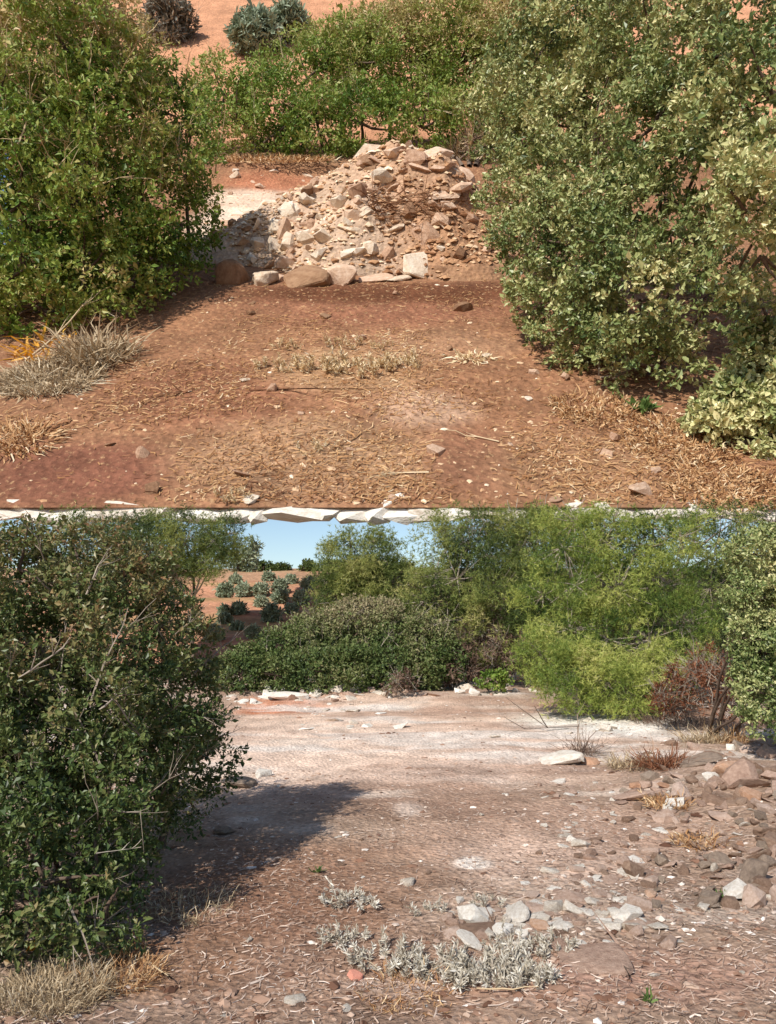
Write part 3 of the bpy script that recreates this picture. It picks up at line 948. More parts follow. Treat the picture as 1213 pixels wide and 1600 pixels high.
while count < 300:
    a, q = rng.uniform(0, 6.283), math.sqrt(rng.random())
    x, y = HC.x + math.cos(a) * q * 11.3 - .8, HC.y + math.sin(a) * q * 9
    h = float(heap_h(np.array([x]), np.array([y]))[0])
    if h < -.05 or y > HC.y + 3: continue
    z = h + float(upp_z(np.array([x]), np.array([y]))[0])
    lx = (x - HC.x) + .25 * (y - HC.y)
    brown_zone = (x - HC.x > -1.5) and (y < HC.y - 2.5)
    if brown_zone and rng.random() < .7: continue
    pw = .42 if lx < -1 else .18
    r = rng.random()
    mt = 'lime_white' if r < pw else ('lime_tan' if r < .85 else 'lime_brown')
    s = float(np.clip(rng.lognormal(-.42, .42), .3, 1.6)) * (1.2 if z > 3.5 else 1.0)
    stone(heap, UPP, Vector((x, y, z)) - HC, s, MAT[mt], rng, rng.random() < .7, .5, .5)
    count += 1

def pebble_field(name, parent, pts, sizes, tints, mat, flat=.6, seed=1):
    """many small stones as one stuff mesh"""
    rng = np.random.default_rng(seed)
    o = np.array([[1, 0, 0], [-1, 0, 0], [0, 1, 0], [0, -1, 0], [0, 0, 1], [0, 0, -1], [.6, .6, .45], [-.6, .55, .4], [.55, -.6, .5], [-.6, -.6, .4]], float)
    fc = np.array([[4, 6, 7], [4, 7, 9], [4, 9, 8], [4, 8, 6], [6, 2, 7], [7, 1, 9], [9, 3, 8], [8, 0, 6], [6, 0, 2], [7, 2, 1], [9, 1, 3], [8, 3, 0]])
    n = len(pts)
    V = o[None] * rng.uniform(.6, 1.1, (n, 10, 1)) * .5
    V = V * np.stack([rng.uniform(.8, 1.4, n), rng.uniform(.6, 1.0, n), rng.uniform(.5, 1, n) * flat], 1)[:, None, :]
    a = rng.uniform(0, 6.283, n)
    ca, sa = np.cos(a)[:, None], np.sin(a)[:, None]
    V = np.stack([V[:, :, 0] * ca - V[:, :, 1] * sa, V[:, :, 0] * sa + V[:, :, 1] * ca, V[:, :, 2]], 2)
    V = V * sizes[:, None, None] + pts[:, None, :]
    Fc = (fc[None] + (np.arange(n) * 10)[:, None, None]).reshape(-1, 3)
    ob = link(name, np_mesh(name, V.reshape(-1, 3), Fc, mat, np.repeat(tints, 12)), parent)
    return tag(ob, kind='stuff')
MAT['pebble'] = leaf_mat('pale_gravel', [(138, 98, 70), (188, 148, 112), (220, 194, 162), (240, 228, 206)], 0, .9, .1)
MAT['pebble_low'] = leaf_mat('limestone_gravel', [(112, 88, 76), (164, 140, 124), (204, 188, 174), (236, 228, 218)], 0, .9, .1)
n = 5200
a, q = rng.uniform(0, 6.283, n), np.sqrt(rng.random(n)) * 1.05
x, y = HC.x + np.cos(a) * q * 10.6 - .3, HC.y + np.sin(a) * q * 9.6
h = heap_h(x, y)
ok = (h > -.2) & (y < HC.y + 4)
x, y = x[ok], y[ok]
P = np.stack([x - HC.x, y - HC.y, h[ok] + upp_z(x, y)], 1)
pebble_field('rubble', heap, P, np.clip(rng.lognormal(-1.3, .5, len(P)), .1, .7), np.clip(rng.normal(.5, .24, len(P)) - .25 * ((P[:, 0] > -1) & (P[:, 1] < -2)), 0, 1), MAT['pebble'], .8, 3)
# roots and dry branches thrown on the heap
lines = []
for k in range(90):
    p = heap_point(rng.uniform(575, 675), rng.uniform(303, 345))
    if p is None: continue
    d = np.array([rng.normal() + .5, rng.normal() * .6, rng.normal() * .35 + .1])
    lines += twig_spray(np.array(p - HC) + np.array([0, 0, .1]), d, rng.uniform(.8, 2.4), .04, rng, 3)
V, Fc = tubes(lines, 3)
link('dry_roots', np_mesh('dry_roots', V, Fc, MAT['root']), heap)

# boulders lying along the foot of the heap
def boulder(px, py, wpx, stretch, mt, label, mesh, G=UPP, name='boulder', cat='boulder', zf=None, sink=.18, rot=None, tilt=.08, seed=0):
    rng = np.random.default_rng(4000 + seed + int(px))
    zf = zf or (upp_z if G is UPP else low_z)
    p = G.g(px, py) if G is UPP else (land(LOW, px, py, 2.0, 24.0, low_z, 300) or G.g(px, py))
    p.z = float(zf(np.array([p.x]), np.array([p.y]))[0])
    s = G.size(wpx, p)
    o = stone(None, G, p, s, MAT[mt], rng, False, tilt, sink, stretch, name, mesh)
    if rot is not None:
        o.matrix_world = G.M @ Matrix.Translation((p.x, p.y, p.z + s * stretch[2] * (.3 - sink))) @ Matrix.Rotation(rot[2], 4, 'Z') @ Matrix.Rotation(rot[0], 4, 'X') @ Matrix.Rotation(rot[1], 4, 'Y') @ Matrix.Diagonal((s * stretch[0], s * stretch[1], s * stretch[2], 1))
    return tag(o, label, cat)
boulder(362, 442, 44, (.95, .9, 1.15), 'lime_brown', 'dark brown boulder in shade beside the left shrub, upper view', BIG[4], seed=1)
boulder(413, 446, 40, (.95, .8, .75), 'lime_white', 'rough crumbly whitish boulder next to the dark brown boulder, upper view', BIG[1], seed=2)
boulder(480, 445, 66, (1.0, .75, .85), 'lime_brown', 'wide flat-topped brown boulder at the front foot of the heap, upper view', BIG[0], seed=3, rot=(0.1, 0, .2))
boulder(534, 442, 48, (1.0, .9, .95), 'lime_tan', 'pale pinkish boulder right of the wide flat-topped brown one, upper view', BIG[2], seed=4)
boulder(654, 432, 50, (1.05, .95, .8), 'lime_white', 'bright white slab leaning at the front foot of the heap, upper view', BIG[6], seed=5, rot=(R(38), R(8), .3), sink=-.05)
boulder(689, 432, 38, (.8, .9, 1.0), 'lime_brown', 'brown block just right of the bright white slab, upper view', BIG[5], seed=6)
boulder(622, 440, 34, (1.1, .7, .45), 'lime_white', 'low white stone just left of the bright white slab, upper view', BIG[3], seed=7)
boulder(585, 441, 42, (1.2, .6, .35), 'lime_tan', 'thin flat tan stone between the pinkish boulder and the low white stone, upper view', BIG[6], seed=8)
boulder(440, 440, 20, (1, .8, .7), 'lime_tan', 'small tan stone behind the crumbly whitish boulder, upper view', BIG[9], seed=9)
boulder(740, 412, 46, (1.3, .8, .45), 'lime_tan', 'flat tan stone at the right foot of the heap by the holm oak, upper view', BIG[7], seed=10)
boulder(385, 594, 17, (1.2, .6, .4), 'lime_white', 'thin white stone alone on bare red soil, upper view', BIG[3], seed=11, name='stone', cat='stone')
boulder(392, 782, 20, (1.2, .9, .7), 'lime_white', 'largest cream stone near the rim of the terrace, left of centre, upper view', BIG[8], seed=12, name='stone', cat='stone')
boulder(868, 782, 16, (1.1, .9, .6), 'lime_tan', 'cream stone at the rim of the terrace, right of centre, upper view', BIG[10], seed=13, name='stone', cat='stone')
boulder(826, 622, 11, (1.1, .9, .8), 'lime_white', 'little white stone on brown soil left of the large oak, upper view', BIG[10], seed=14, name='stone', cat='stone')
boulder(760, 558, 14, (1.3, .7, .5), 'lime_white', 'white stone on pale straw between the felty weeds and the oak, upper view', BIG[3], seed=15, name='stone', cat='stone')

# ================================================================== UPPER TERRACE: litter, weeds, sticks
def upp_on(px, py):
    p = UPP.g(px, py)
    p.z = float(upp_z(np.array([p.x]), np.array([p.y]))[0])
    return p
def straw_field(name, G, zf, mat, n, ylo, yhi, length, width, dens, seed, parent, lift, tint0=.5, halfw=.6, cast=.15):
    rng = np.random.default_rng(seed)
    y = ylo * (yhi / ylo) ** rng.random(n)
    x = rng.uniform(-1, 1, n) * (y * halfw + 1.5 * length * 4)
    k = dens(x, y)
    ok = rng.random(n) < k
    x, y = x[ok], y[ok]
    n = len(x)
    a = rng.normal(0, .8, n) + np.where(rng.random(n) < .3, 1.57, 0)
    L = length * rng.lognormal(-.25, .5, n)
    D = np.stack([np.cos(a), np.sin(a), np.abs(rng.normal(0, cast, n))], 1)
    S = np.stack([-np.sin(a), np.cos(a), rng.normal(0, .5, n)], 1)
    P = np.stack([x, y, zf(x, y) + lift * rng.uniform(.3, 1.0, n)], 1)
    w = (width * rng.uniform(.6, 1.4, n))[:, None]
    bend = np.stack([-np.sin(a), np.cos(a), np.zeros(n)], 1) * (L * rng.normal(0, .18, n))[:, None]
    A, B, C = P - D * L[:, None] * .5, P + bend, P + D * L[:, None] * .5
    V = np.stack([A - S * w * .5, A + S * w * .5, B + S * w * .5, B - S * w * .5, C + S * w * .3, C - S * w * .3], 1).reshape(-1, 3)
    i = np.arange(n)[:, None] * 6
    Fc = np.concatenate([i + np.array([0, 1, 2, 3]), i + np.array([3, 2, 4, 5])], 1).reshape(-1, 4)
    tn = tint0 + (fbm(np.stack([x, y], 1) / length * .12, seed, 3) - .5) * .7
    T = np.repeat(np.clip(tn + rng.normal(size=n) * .2, 0, 1), 2)
    ob = link(name, np_mesh(name, V, Fc, mat, T), None, G.M.copy())
    return ob
def udens(x, y):
    p = np.stack([x, y], 1)
    d = .09 + .75 * sstep(.46, .66, fbm(p * .3, 131, 4))
    d = d + .6 * ell(UPP, x, y, 480, 730, 260, 70) + .8 * ell(UPP, x, y, 980, 720, 210, 80) + .6 * ell(UPP, x, y, 560, 575, 160, 40)
    d = d - .8 * ell(UPP, x, y, 110, 735, 170, 60) - .5 * ell(UPP, x, y, 740, 720, 70, 50)
    d = d * np.where(y > 44, .25, 1)
    return np.clip(d, 0.02, 1)
tag(straw_field('straw_litter', UPP, upp_z, MAT['straw'], 85000, Y0 + .2, 80, .24, .028, udens, 31, None, .08, .40), 'dry straw and chaff strewn over the red-brown soil, upper view', 'straw', kind='stuff')
n = 5200
y = (Y0 + .2) * (82 / Y0) ** rng.random(n)
x = rng.uniform(-1, 1, n) * (y * .56 + 1)
dn = fbm(np.stack([x, y], 1) * .3, 141, 3)
ok = rng.random(n) < np.clip(.15 + 1.4 * (dn - .42) + .5 * ell(UPP, x, y, 420, 760, 160, 50) + .3 * ell(UPP, x, y, 900, 740, 200, 60) + .9 * ell(UPP, x, y, 390, 340, 80, 60), 0, 1)
x, y = x[ok], y[ok]
tag(pebble_field('gravel', None, np.stack([x, y, upp_z(x, y)], 1), np.clip(rng.lognormal(-1.95, .5, len(x)), .05, .4), np.clip(rng.normal(.4, .25, len(x)), 0, 1), MAT['pebble'], .7, 5), 'small pale gravel scattered over the red-brown soil, upper view', 'gravel').matrix_world = UPP.M.copy()
rng = np.random.default_rng(77)
for k in range(110):
    y = (Y0 + .4) * (84 / Y0) ** rng.random()
    x = rng.uniform(-1, 1) * (y * .5)
    if abs(x - HC.x) < 11 and abs(y - HC.y) < 10: continue
    stone(upp_ground, UPP, (x, y, float(upp_z(np.array([x]), np.array([y]))[0])), float(np.clip(rng.lognormal(-1.0, .4), .2, .8)), MAT[('lime_tan', 'lime_tan', 'lime_brown')[rng.integers(3)]], rng, rng.random() < .5, .25, .3)
for k in range(60):                                                    # stones strewn on the pale ground left of the heap
    p = upp_on(rng.uniform(335, 500), rng.uniform(285, 400))
    stone(upp_ground, UPP, p, float(np.clip(rng.lognormal(-.6, .45), .25, 1.2)), MAT[('lime_white', 'lime_tan')[rng.integers(2)]], rng, rng.random() < .6, .25, .3)

for k, (px, py, sz, st, lab) in enumerate([
        (455, 545, 20, 10, 'small grey felty weed at the far left of the weed patch, upper view'),
        (432, 575, 26, 14, 'cream felty weed sprawling at the near left of the weed patch, upper view'),
        (535, 545, 24, 12, 'felty weed at the back of the weed patch, upper view'),
        (600, 548, 17, 10, 'pointed felty weed at the back right of the weed patch, upper view'),
        (500, 580, 34, 20, 'straw-coloured felty weed in the middle of the weed patch, upper view'),
        (560, 582, 36, 26, 'whitest dense felty weed at the front of the weed patch, upper view'),
        (620, 575, 30, 22, 'bushy whitish felty weed at the right end of the weed patch, upper view'),
        (360, 778, 26, 12, 'whitish felty weed at the rim of the terrace, upper view'),
        (490, 705, 24, 10, 'sparse grey felty weed in the straw near the terrace rim, upper view')]):
    p = upp_on(px, py)
    felty('felty_weed', UPP, p, lab, UPP.size(sz * 1.25, p), MAT['weed_warm'], st, k, .6)
p = upp_on(735, 562)
tuft_thing('straw_tuft', UPP, p, 'pale straw tuft lying between the felty weeds and the oak shadow, upper view', 'grass', MAT['weed_warm'], 160, UPP.size(34, p), UPP.size(18, p), .07, seed=11, flat=.3, lean=1.4, squash=.5)
p = upp_on(80, 590)
tuft_thing('dry_grass', UPP, p, 'large grey pile of dry grass under the left shrub, upper view', 'grass', MAT['drygrass'], 3200, UPP.size(76, p), UPP.size(22, p), .05, seed=12, flat=.45, lean=.25, curl=1.2, squash=1.1, jit=.9)
p = upp_on(150, 560)
tuft_thing('dry_grass', UPP, p, 'upright greyish dry grass touching the left shrub, upper view', 'grass', MAT['drygrass'], 800, UPP.size(48, p), UPP.size(50, p), .07, seed=13, flat=.9, lean=.2, curl=1.0, jit=.6)
p = upp_on(30, 690)
tuft_thing('dry_grass', UPP, p, 'tan dry grass at the left edge of the upper view below the grey pile', 'grass', MAT['straw'], 420, UPP.size(60, p), UPP.size(22, p), .06, seed=14, flat=.5, lean=.9, curl=1.0)
p = upp_on(70, 548)
tuft_thing('yellow_vine', UPP, p, 'yellow stems at the foot of the left shrub, upper view', 'vine', MAT['yellow'], 60, UPP.size(46, p), UPP.size(36, p), .13, seed=15, flat=.8, lean=.8, curl=1.2)
for k, (px, py, r, n, lab) in enumerate([(930, 640, 70, 900, 'brown dry grass under the left side of the large oak, upper view'), (1060, 690, 90, 1200, 'brown dry grass between the large oak and its low shoots, upper view'),
                                 (1130, 760, 90, 900, 'rusty dry grass at the right end of the terrace rim, upper view'), (430, 282, 95, 1300, 'strip of tan dry grass along the foot of the hedge, upper view')]):
    p = upp_on(px, py)
    tuft_thing('dry_grass', UPP, p, lab, 'grass', MAT['straw'], n, UPP.size(r, p), UPP.size(16 if k < 3 else 9, p), .05 if k < 3 else .14, seed=16 + k, flat=.6, lean=.2, curl=.9, jit=.7, squash=.9 if k < 3 else .4)
p = upp_on(1003, 640)
tuft_thing('green_sprout', UPP, p, 'single bright green sprout below the large oak, upper view', 'sprout', MAT['sprout'], 40, UPP.size(12, p), UPP.size(24, p), .16, seed=21)
def stick(name, G, a, b, r, label, mat, forks=3, zf=None, seed=0, lift=.03):
    rng = np.random.default_rng(6000 + seed)
    a, b = Vector(a), Vector(b)
    root = Vector(a)
    d = np.array(b - a)
    pts = twig_spray(np.zeros(3), d, float(np.linalg.norm(d)), r, rng, forks)
    V, Fc = tubes(pts, 5)
    V[:, 2] = np.maximum(V[:, 2], r * .6)
    o = link(name, np_mesh(name, V, Fc, mat, smooth=True), None, G.M @ Matrix.Translation(root + Vector((0, 0, lift))))
    return tag(o, label, 'branch')
stick('dry_branch', UPP, upp_on(670, 740), upp_on(570, 742), .05, 'forked thin branch lying on the soil near the terrace rim, upper view', MAT['twig_tan'], 5, seed=1)
stick('dry_branch', UPP, upp_on(390, 613), upp_on(590, 608), .06, 'long straight reddish stick lying across the soil, upper view', MAT['root'], 2, seed=2)
stick('dry_branch', UPP, upp_on(780, 690), upp_on(700, 672), .04, 'thin twig lying right of centre near the pale soil, upper view', MAT['twig_tan'], 3, seed=3)
stick('dry_branch', UPP, upp_on(300, 612), upp_on(220, 622), .07, 'dark stick half buried left of centre, upper view', MAT['root'], 2, seed=4)
p = upp_on(40, 560)
stick('dry_branch', UPP, p, UPP.at(170, 480, 35.2), .06, 'long bare tan branch leaning out of the left shrub, upper view', MAT['twig_tan'], 5, seed=5)

# ================================================================== LOWER CLEARING: shrubs and trees
def low_on(px, py):
    p = land(LOW, px, py, 2.0, 24.0, low_z, 300) or LOW.g(px, py)
    p.z = float(low_z(np.array([p.x]), np.array([p.y]))[0])
    return p
LL_BASE = low_on(90, 1420)
shrub('kermes_oak', LOW, LL_BASE, [
    (30, 890, 5.0, 95), (125, 885, 5.2, 78), (200, 905, 5.5, 60), (60, 1000, 4.8, 125), (180, 1000, 5.2, 105), (262, 985, 5.8, 55), (300, 1030, 6.0, 38), (100, 1130, 4.7, 140), (215, 1115, 5.2, 100), (285, 1130, 5.8, 58),
    (305, 1190, 5.9, 55), (290, 1240, 5.9, 50), (80, 1270, 4.3, 130), (180, 1260, 4.7, 85), (230, 1230, 5.2, 70), (70, 1380, 4.0, 110), (150, 1350, 4.2, 70), (110, 1420, 3.9, 58), (40, 1440, 3.85, 50), (165, 1420, 3.95, 38),
    (-60, 930, 4.9, 140), (40, 950, 5.6, 110), (80, 1100, 5.4, 130), (-60, 1120, 4.5, 150), (-70, 1300, 4.2, 150), (-40, 1420, 3.9, 90)],
    'big dark kermes oak with bare grey branches on the left of the lower view', 'shrub', MAT['oak_dark'], MAT['twig_grey'], 15500, 9, .036, .09, width=.52, gaps=.34, oval=False,
    dry=lambda P: .30 * sstep(1.0, 2.1, P[:, 2]), twigs=230, twig_len=.42, zmax=2.26, seed=31, freq=3.4, bump=.34, inner=.32, twig_up=.45)
for k, (pa, pb, lab) in enumerate([((30, 1060, 4.2), (120, 990, 4.2), 'pale bare branch at the left edge of the kermes oak, lower view'), ((150, 1335, 3.8), (215, 1322, 3.9), 'forked bare twig poking out low from the kermes oak, lower view'),
                                   ((155, 1110, 4.3), (195, 1080, 4.4), 'broken pale branch end in the middle of the kermes oak, lower view'), ((135, 930, 4.6), (165, 860, 4.6), 'upright bare branch near the top of the kermes oak, lower view')]):
    stick('bare_branch', LOW, LOW.at(*pa), LOW.at(*pb), .008, lab, MAT['twig_grey'], 5, seed=20 + k, lift=0)

LH_BASE = low_on(540, 1080)
shrub('evergreen_hedge', LOW, LH_BASE, [
    (400, 1045, 16.6, 36), (380, 1058, 16.2, 28), (440, 1024, 17.2, 40), (490, 1006, 17.5, 46), (550, 998, 17.6, 54), (610, 998, 17.6, 54), (660, 1010, 17.4, 48), (690, 1030, 17.2, 34), (430, 1055, 16.3, 36), (490, 1050, 16.4, 40), (550, 1048, 16.5, 40),
    (610, 1045, 16.6, 38), (660, 1045, 16.8, 30), (350, 1052, 16.4, 24), (590, 972, 18.2, 32), (530, 980, 18.2, 28)],
    'broad rounded dark green hedge at the back of the clearing, lower view', 'hedge', MAT['hedge_lower'], MAT['twig_grey'], 16500, 6, .068, .14, width=.5, gaps=.14, inner=.36,
    dry=lambda P: .36 * sstep(.9, 2.1, P[:, 2]) - .1, twigs=200, twig_len=.40, twig_at=above(1.0), seed=32, freq=4.5, bump=.2, oval=False)

ZT = LOW.at(606, 806, 19.0).z
pine('pine_tree', LOW, low_on(548, 1062) + Vector((0, 1.5, -.1)), LOW.at(548, 850, 19.6), [(545, 880, 19.6, 36), (528, 915, 19.4, 30), (556, 925, 19.5, 40), (549, 851, 19.6, 15), (525, 945, 19.3, 28), (570, 950, 19.4, 35), (508, 905, 19.6, 12)],
     'small slender pine on the left behind the hedge, lower view', MAT['pine'], 2200, 'pines behind the clearing', .12, None, 1, .34)
pine('pine_tree', LOW, low_on(592, 1062) + Vector((0, 2.0, -.1)), LOW.at(586, 845, 20), [(592, 880, 20, 34), (602, 915, 20, 40), (584, 846, 20, 13), (596, 940, 19.8, 36), (575, 910, 20, 26), (606, 890, 20, 14)],
     'small bushy pine touching the slender pine behind the hedge, lower view', MAT['pine'], 2200, 'pines behind the clearing', .12, None, 2, .34)
pine('pine_tree', LOW, low_on(735, 1068) + Vector((0, 1.6, 0)), LOW.at(730, 835, 18.6), [(700, 858, 18.6, 38), (682, 900, 18.4, 36), (662, 940, 18.2, 34), (735, 850, 18.6, 48), (715, 905, 18.2, 58), (770, 870, 18.6, 50), (775, 930, 18.2, 58), (700, 970, 18, 52), (755, 985, 17.9, 56),
     (815, 950, 18.2, 46), (660, 985, 18, 30), (810, 860, 18.8, 44), (718, 825, 18.8, 32), (760, 822, 18.8, 40), (800, 815, 18.8, 40)],
     'wide tall pine in the middle behind the clearing, lower view', MAT['pine'], 5600, 'pines behind the clearing', .115, ZT, 3, .34, tint0=.4)
pine('pine_tree', LOW, low_on(935, 1090) + Vector((0, .6, 0)), LOW.at(940, 840, 14.6), [(880, 855, 14.6, 52), (940, 845, 14.6, 50), (1000, 855, 14.6, 50), (900, 915, 14.2, 58), (965, 925, 14.2, 62), (1035, 915, 14.6, 52), (890, 985, 14, 46), (950, 1000, 13.9, 56), (1015, 1000, 14, 54), (1065, 975, 14.4, 46), (850, 930, 14.4, 34), (900, 815, 14.8, 40), (960, 815, 14.8, 42), (1020, 820, 14.8, 42), (1065, 840, 14.8, 40)],
     'large bright pine right of centre with branches reaching the ground, lower view', MAT['pine_bright'], 5600, 'pines behind the clearing', .10, LOW.at(606, 806, 14.6).z, 4, .36, tint0=.4)
pine('young_pine', LOW, low_on(930, 1108), LOW.at(920, 1020, 13.4), [(850, 1030, 13.4, 34), (885, 1055, 13.1, 40), (930, 1060, 13.0, 42), (965, 1075, 12.9, 34), (990, 1088, 12.8, 22), (1020, 1050, 13.2, 34), (900, 1085, 12.9, 24), (840, 1015, 13.5, 20)],
     'low light green young pine spreading over the edge of the clearing, lower view', MAT['pine_bright'], 2000, None, .095, None, 5, .30, .035, tint0=.55)
pine('pine_tree', LOW, low_on(1090, 1075) + Vector((0, 3, 0)), LOW.at(1095, 840, 18.2), [(1075, 860, 18.2, 50), (1120, 850, 18.2, 55), (1170, 860, 18.2, 55), (1110, 920, 18, 52), (1160, 930, 18, 52), (1085, 985, 17.8, 46), (1140, 990, 17.8, 46), (1210, 900, 18, 60), (1060, 1030, 17.6, 36), (1120, 1040, 17.6, 36), (1090, 815, 18.4, 45), (1150, 815, 18.4, 45), (1210, 820, 18.4, 45)],
     'shaded pine at the far right behind the grey oak, lower view', MAT['pine'], 3800, 'pines behind the clearing', .115, ZT, 6, .34, tint0=.3)
pine('pine_tree', LOW, low_on(850, 1060) + Vector((0, 4, -.1)), LOW.at(850, 840, 20.4), [(850, 812, 20.6, 40), (900, 830, 20.6, 40), (840, 850, 20.4, 45), (870, 900, 20.2, 45), (830, 920, 20.2, 45), (860, 970, 20, 45), (810, 1000, 20, 40), (890, 1010, 20, 40)],
     'darker pine filling the gap between the wide pine and the bright pine, lower view', MAT['pine'], 3600, 'pines behind the clearing', .12, LOW.at(606, 806, 20.4).z, 7, .38, tint0=.25)
pine('pine_tree', LOW, low_on(270, 1080) + Vector((0, 2, -.1)), LOW.at(290, 840, 17.6), [(235, 860, 17.6, 48), (290, 850, 17.6, 44), (335, 845, 17.6, 34), (355, 835, 17.8, 22), (320, 880, 17.4, 26), (200, 850, 17.6, 45), (270, 895, 17.4, 32), (150, 850, 17.6, 45), (345, 870, 17.6, 16)],
     'olive-green pine rising behind the kermes oak on the left, lower view', MAT['pine'], 3600, 'pines behind the clearing', .11, LOW.at(606, 806, 17.6).z, 8, .36, tint0=.3)

shrub('holm_oak', LOW, low_on(1175, 1160) + Vector((.2, .4, 0)), [(1175, 865, 9.3, 36), (1162, 920, 9.2, 26), (1182, 940, 9.2, 38), (1172, 1000, 9.1, 30), (1192, 1020, 9.1, 40), (1182, 1080, 9.0, 28), (1200, 1110, 9, 36), (1215, 880, 9.4, 55), (1225, 980, 9.3, 55), (1220, 1070, 9.2, 55)],
    'silvery holm oak at the right edge of the lower view', 'tree', MAT['oak_grey'], MAT['twig_grey'], 5200, 9, .046, .10, width=.55, gaps=.36, zmax=LOW.at(606, 806, 9.3).z, seed=33, oval=False, freq=3.2, bump=.35, tint0=.36)
shrub('brushwood', LOW, low_on(760, 1060) + Vector((0, .6, 0)), [(725, 1035, 17.4, 32), (775, 1030, 17.4, 34), (820, 1025, 17.4, 34), (740, 1010, 17.8, 30), (800, 1000, 17.8, 34), (700, 1050, 17.0, 16)],
    'grey leafless brushwood under the wide pine, lower view', 'brush', MAT['dry_brush'], MAT['twig_grey'], 1200, 5, .09, .16, width=.25, seed=34, twigs=130, twig_len=.6)
shrub('brushwood', LOW, low_on(1090, 1105), [(1060, 1085, 11.6, 26), (1100, 1080, 11.4, 32), (1135, 1075, 11.2, 32), (1080, 1055, 11.8, 28), (1120, 1045, 11.6, 30), (1040, 1095, 11.6, 16), (1155, 1100, 10.8, 24)],
    'reddish brown brushwood between the young pine and the silvery oak, lower view', 'brush', MAT['red_brush'], MAT['twig_grey'], 1300, 5, .06, .12, width=.22, seed=35, twigs=170, twig_len=.5)
shrub('green_shrub', LOW, low_on(770, 1075), [(772, 1062, 16, 14), (760, 1066, 16, 9), (785, 1064, 16, 9)], 'small round green shrub on the bank left of the young pine, lower view', 'shrub', MAT['hedge_upper'], MAT['twig_grey'], 220, 7, .06, .12, seed=36, tint0=.2)
shrub('cut_branches', LOW, low_on(620, 1078), [(615, 1068, 15.6, 14), (640, 1062, 15.7, 12)], 'pale cut branches leaning against the foot of the hedge, lower view', 'brush', MAT['dry_brush'], MAT['twig_grey'], 30, 3, .06, .1, seed=37, twigs=22, twig_len=.38)

# olive trees and scrub on the far hillside
def on_hill(px, py):
    p = land(LOW, px, py, 42, 206, hill_z, 900)
    if p is not None:
        return p
    p = LOW.at(px, py, 204)
    p.z = float(hill_z(np.array([p.x]), np.array([p.y]))[0])
    return p
far_trees = [(335, 1002, 17, 'olive_tree', 'round olive tree lowest on the far slope beside the kermes oak, lower view'), (374, 960, 12, 'olive_tree', 'round olive tree alone on red soil left of the darker pair, lower view'),
             (425, 972, 19, 'olive_tree', 'large dark olive tree just above the left shoulder of the hedge, lower view'), (438, 943, 13, 'olive_tree', 'dark round olive tree on a short trunk, mid slope, lower view'),
             (470, 946, 15, 'olive_tree', 'grey olive tree nearest to the slender pine, lower view'), (408, 948, 9, 'olive_tree', 'narrow small olive tree left of the dark round one, lower view'), (396, 998, 13, 'olive_tree', 'pale olive tree at the left end of the hedge, lower view'),
             (371, 985, 7, 'olive_tree', 'tiny olive sapling on the red slope, lower view'), (352, 934, 15, 'olive_tree', 'leftmost olive of the row high on the slope, lower view'), (380, 933, 14, 'olive_tree', 'second olive from the left in the row high on the slope, lower view'),
             (408, 932, 13, 'olive_tree', 'third olive from the left in the row high on the slope, lower view'), (438, 928, 14, 'olive_tree', 'fourth olive from the left in the row high on the slope, lower view'), (482, 921, 11, 'olive_tree', 'rightmost olive of the row high on the slope, lower view'),
             (350, 962, 8, 'olive_tree', 'small olive at the left edge of the visible slope, lower view'), (455, 912, 6, 'olive_tree', 'little olive above the right half of the high row, lower view'), (420, 908, 6, 'olive_tree', 'little olive above the middle of the high row, lower view'),
             (368, 912, 6, 'olive_tree', 'little olive above the left half of the high row, lower view'), (455, 958, 8, 'olive_tree', 'small olive between the grey olive and the hedge, lower view'), (352, 975, 9, 'olive_tree', 'small olive just above the lowest round one, lower view')]
for k, (px, pb, r, nm, lab) in enumerate(far_trees):
    b = on_hill(px, pb)
    r = r * .62
    sp = [(px, pb - r * 1.0, b.y, r * .8), (px - r * .5, pb - r * .85, b.y, r * .55), (px + r * .5, pb - r * .9, b.y + .5, r * .55), (px, pb - r * 1.45, b.y, r * .5)]
    shrub(nm, LOW, b, sp, lab, 'olive tree', MAT['olive'], MAT['twig_grey'], 420, 6, b.y * .0042, b.y * .005, group='olive trees on the far hillside', width=.4, seed=60 + k, up=.5, oval=False)
b = on_hill(385, 893)
shrub('slender_tree', LOW, b, [(385, 880, b.y, 12), (392, 862, b.y, 11), (378, 868, b.y, 10), (396, 850, b.y, 7), (372, 885, b.y, 10)], 'slender grey-green tree standing on the skyline, lower view', 'tree', MAT['olive'], MAT['twig_grey'], 600, 6, b.y * .0045, b.y * .006, seed=80, width=.4, oval=False)
for k, (px, w, h, lab) in enumerate([(412, 16, 6, 'dark scrub on the skyline right of the slender tree, lower view'), (440, 14, 4, 'low thin scrub in the middle of the skyline, lower view'), (486, 13, 8, 'dark round scrub on the skyline beside the slender pine, lower view'), (520, 14, 7, 'scrub on the skyline behind the slender pine, lower view'), (630, 20, 5, 'dark low scrub on the skyline in the gap between the pines, lower view')]):
    b = on_hill(px, 892)
    shrub('skyline_scrub', LOW, b, [(px - w * .5, 890 - h * .4, b.y, h), (px, 890 - h * .5, b.y, h * 1.1), (px + w * .5, 890 - h * .4, b.y, h)], lab, 'scrub', MAT['hedge_lower'], MAT['twig_grey'], 260, 6, b.y * .0035, b.y * .004, seed=90 + k, group='scrub along the skyline', oval=False, tint0=.2)

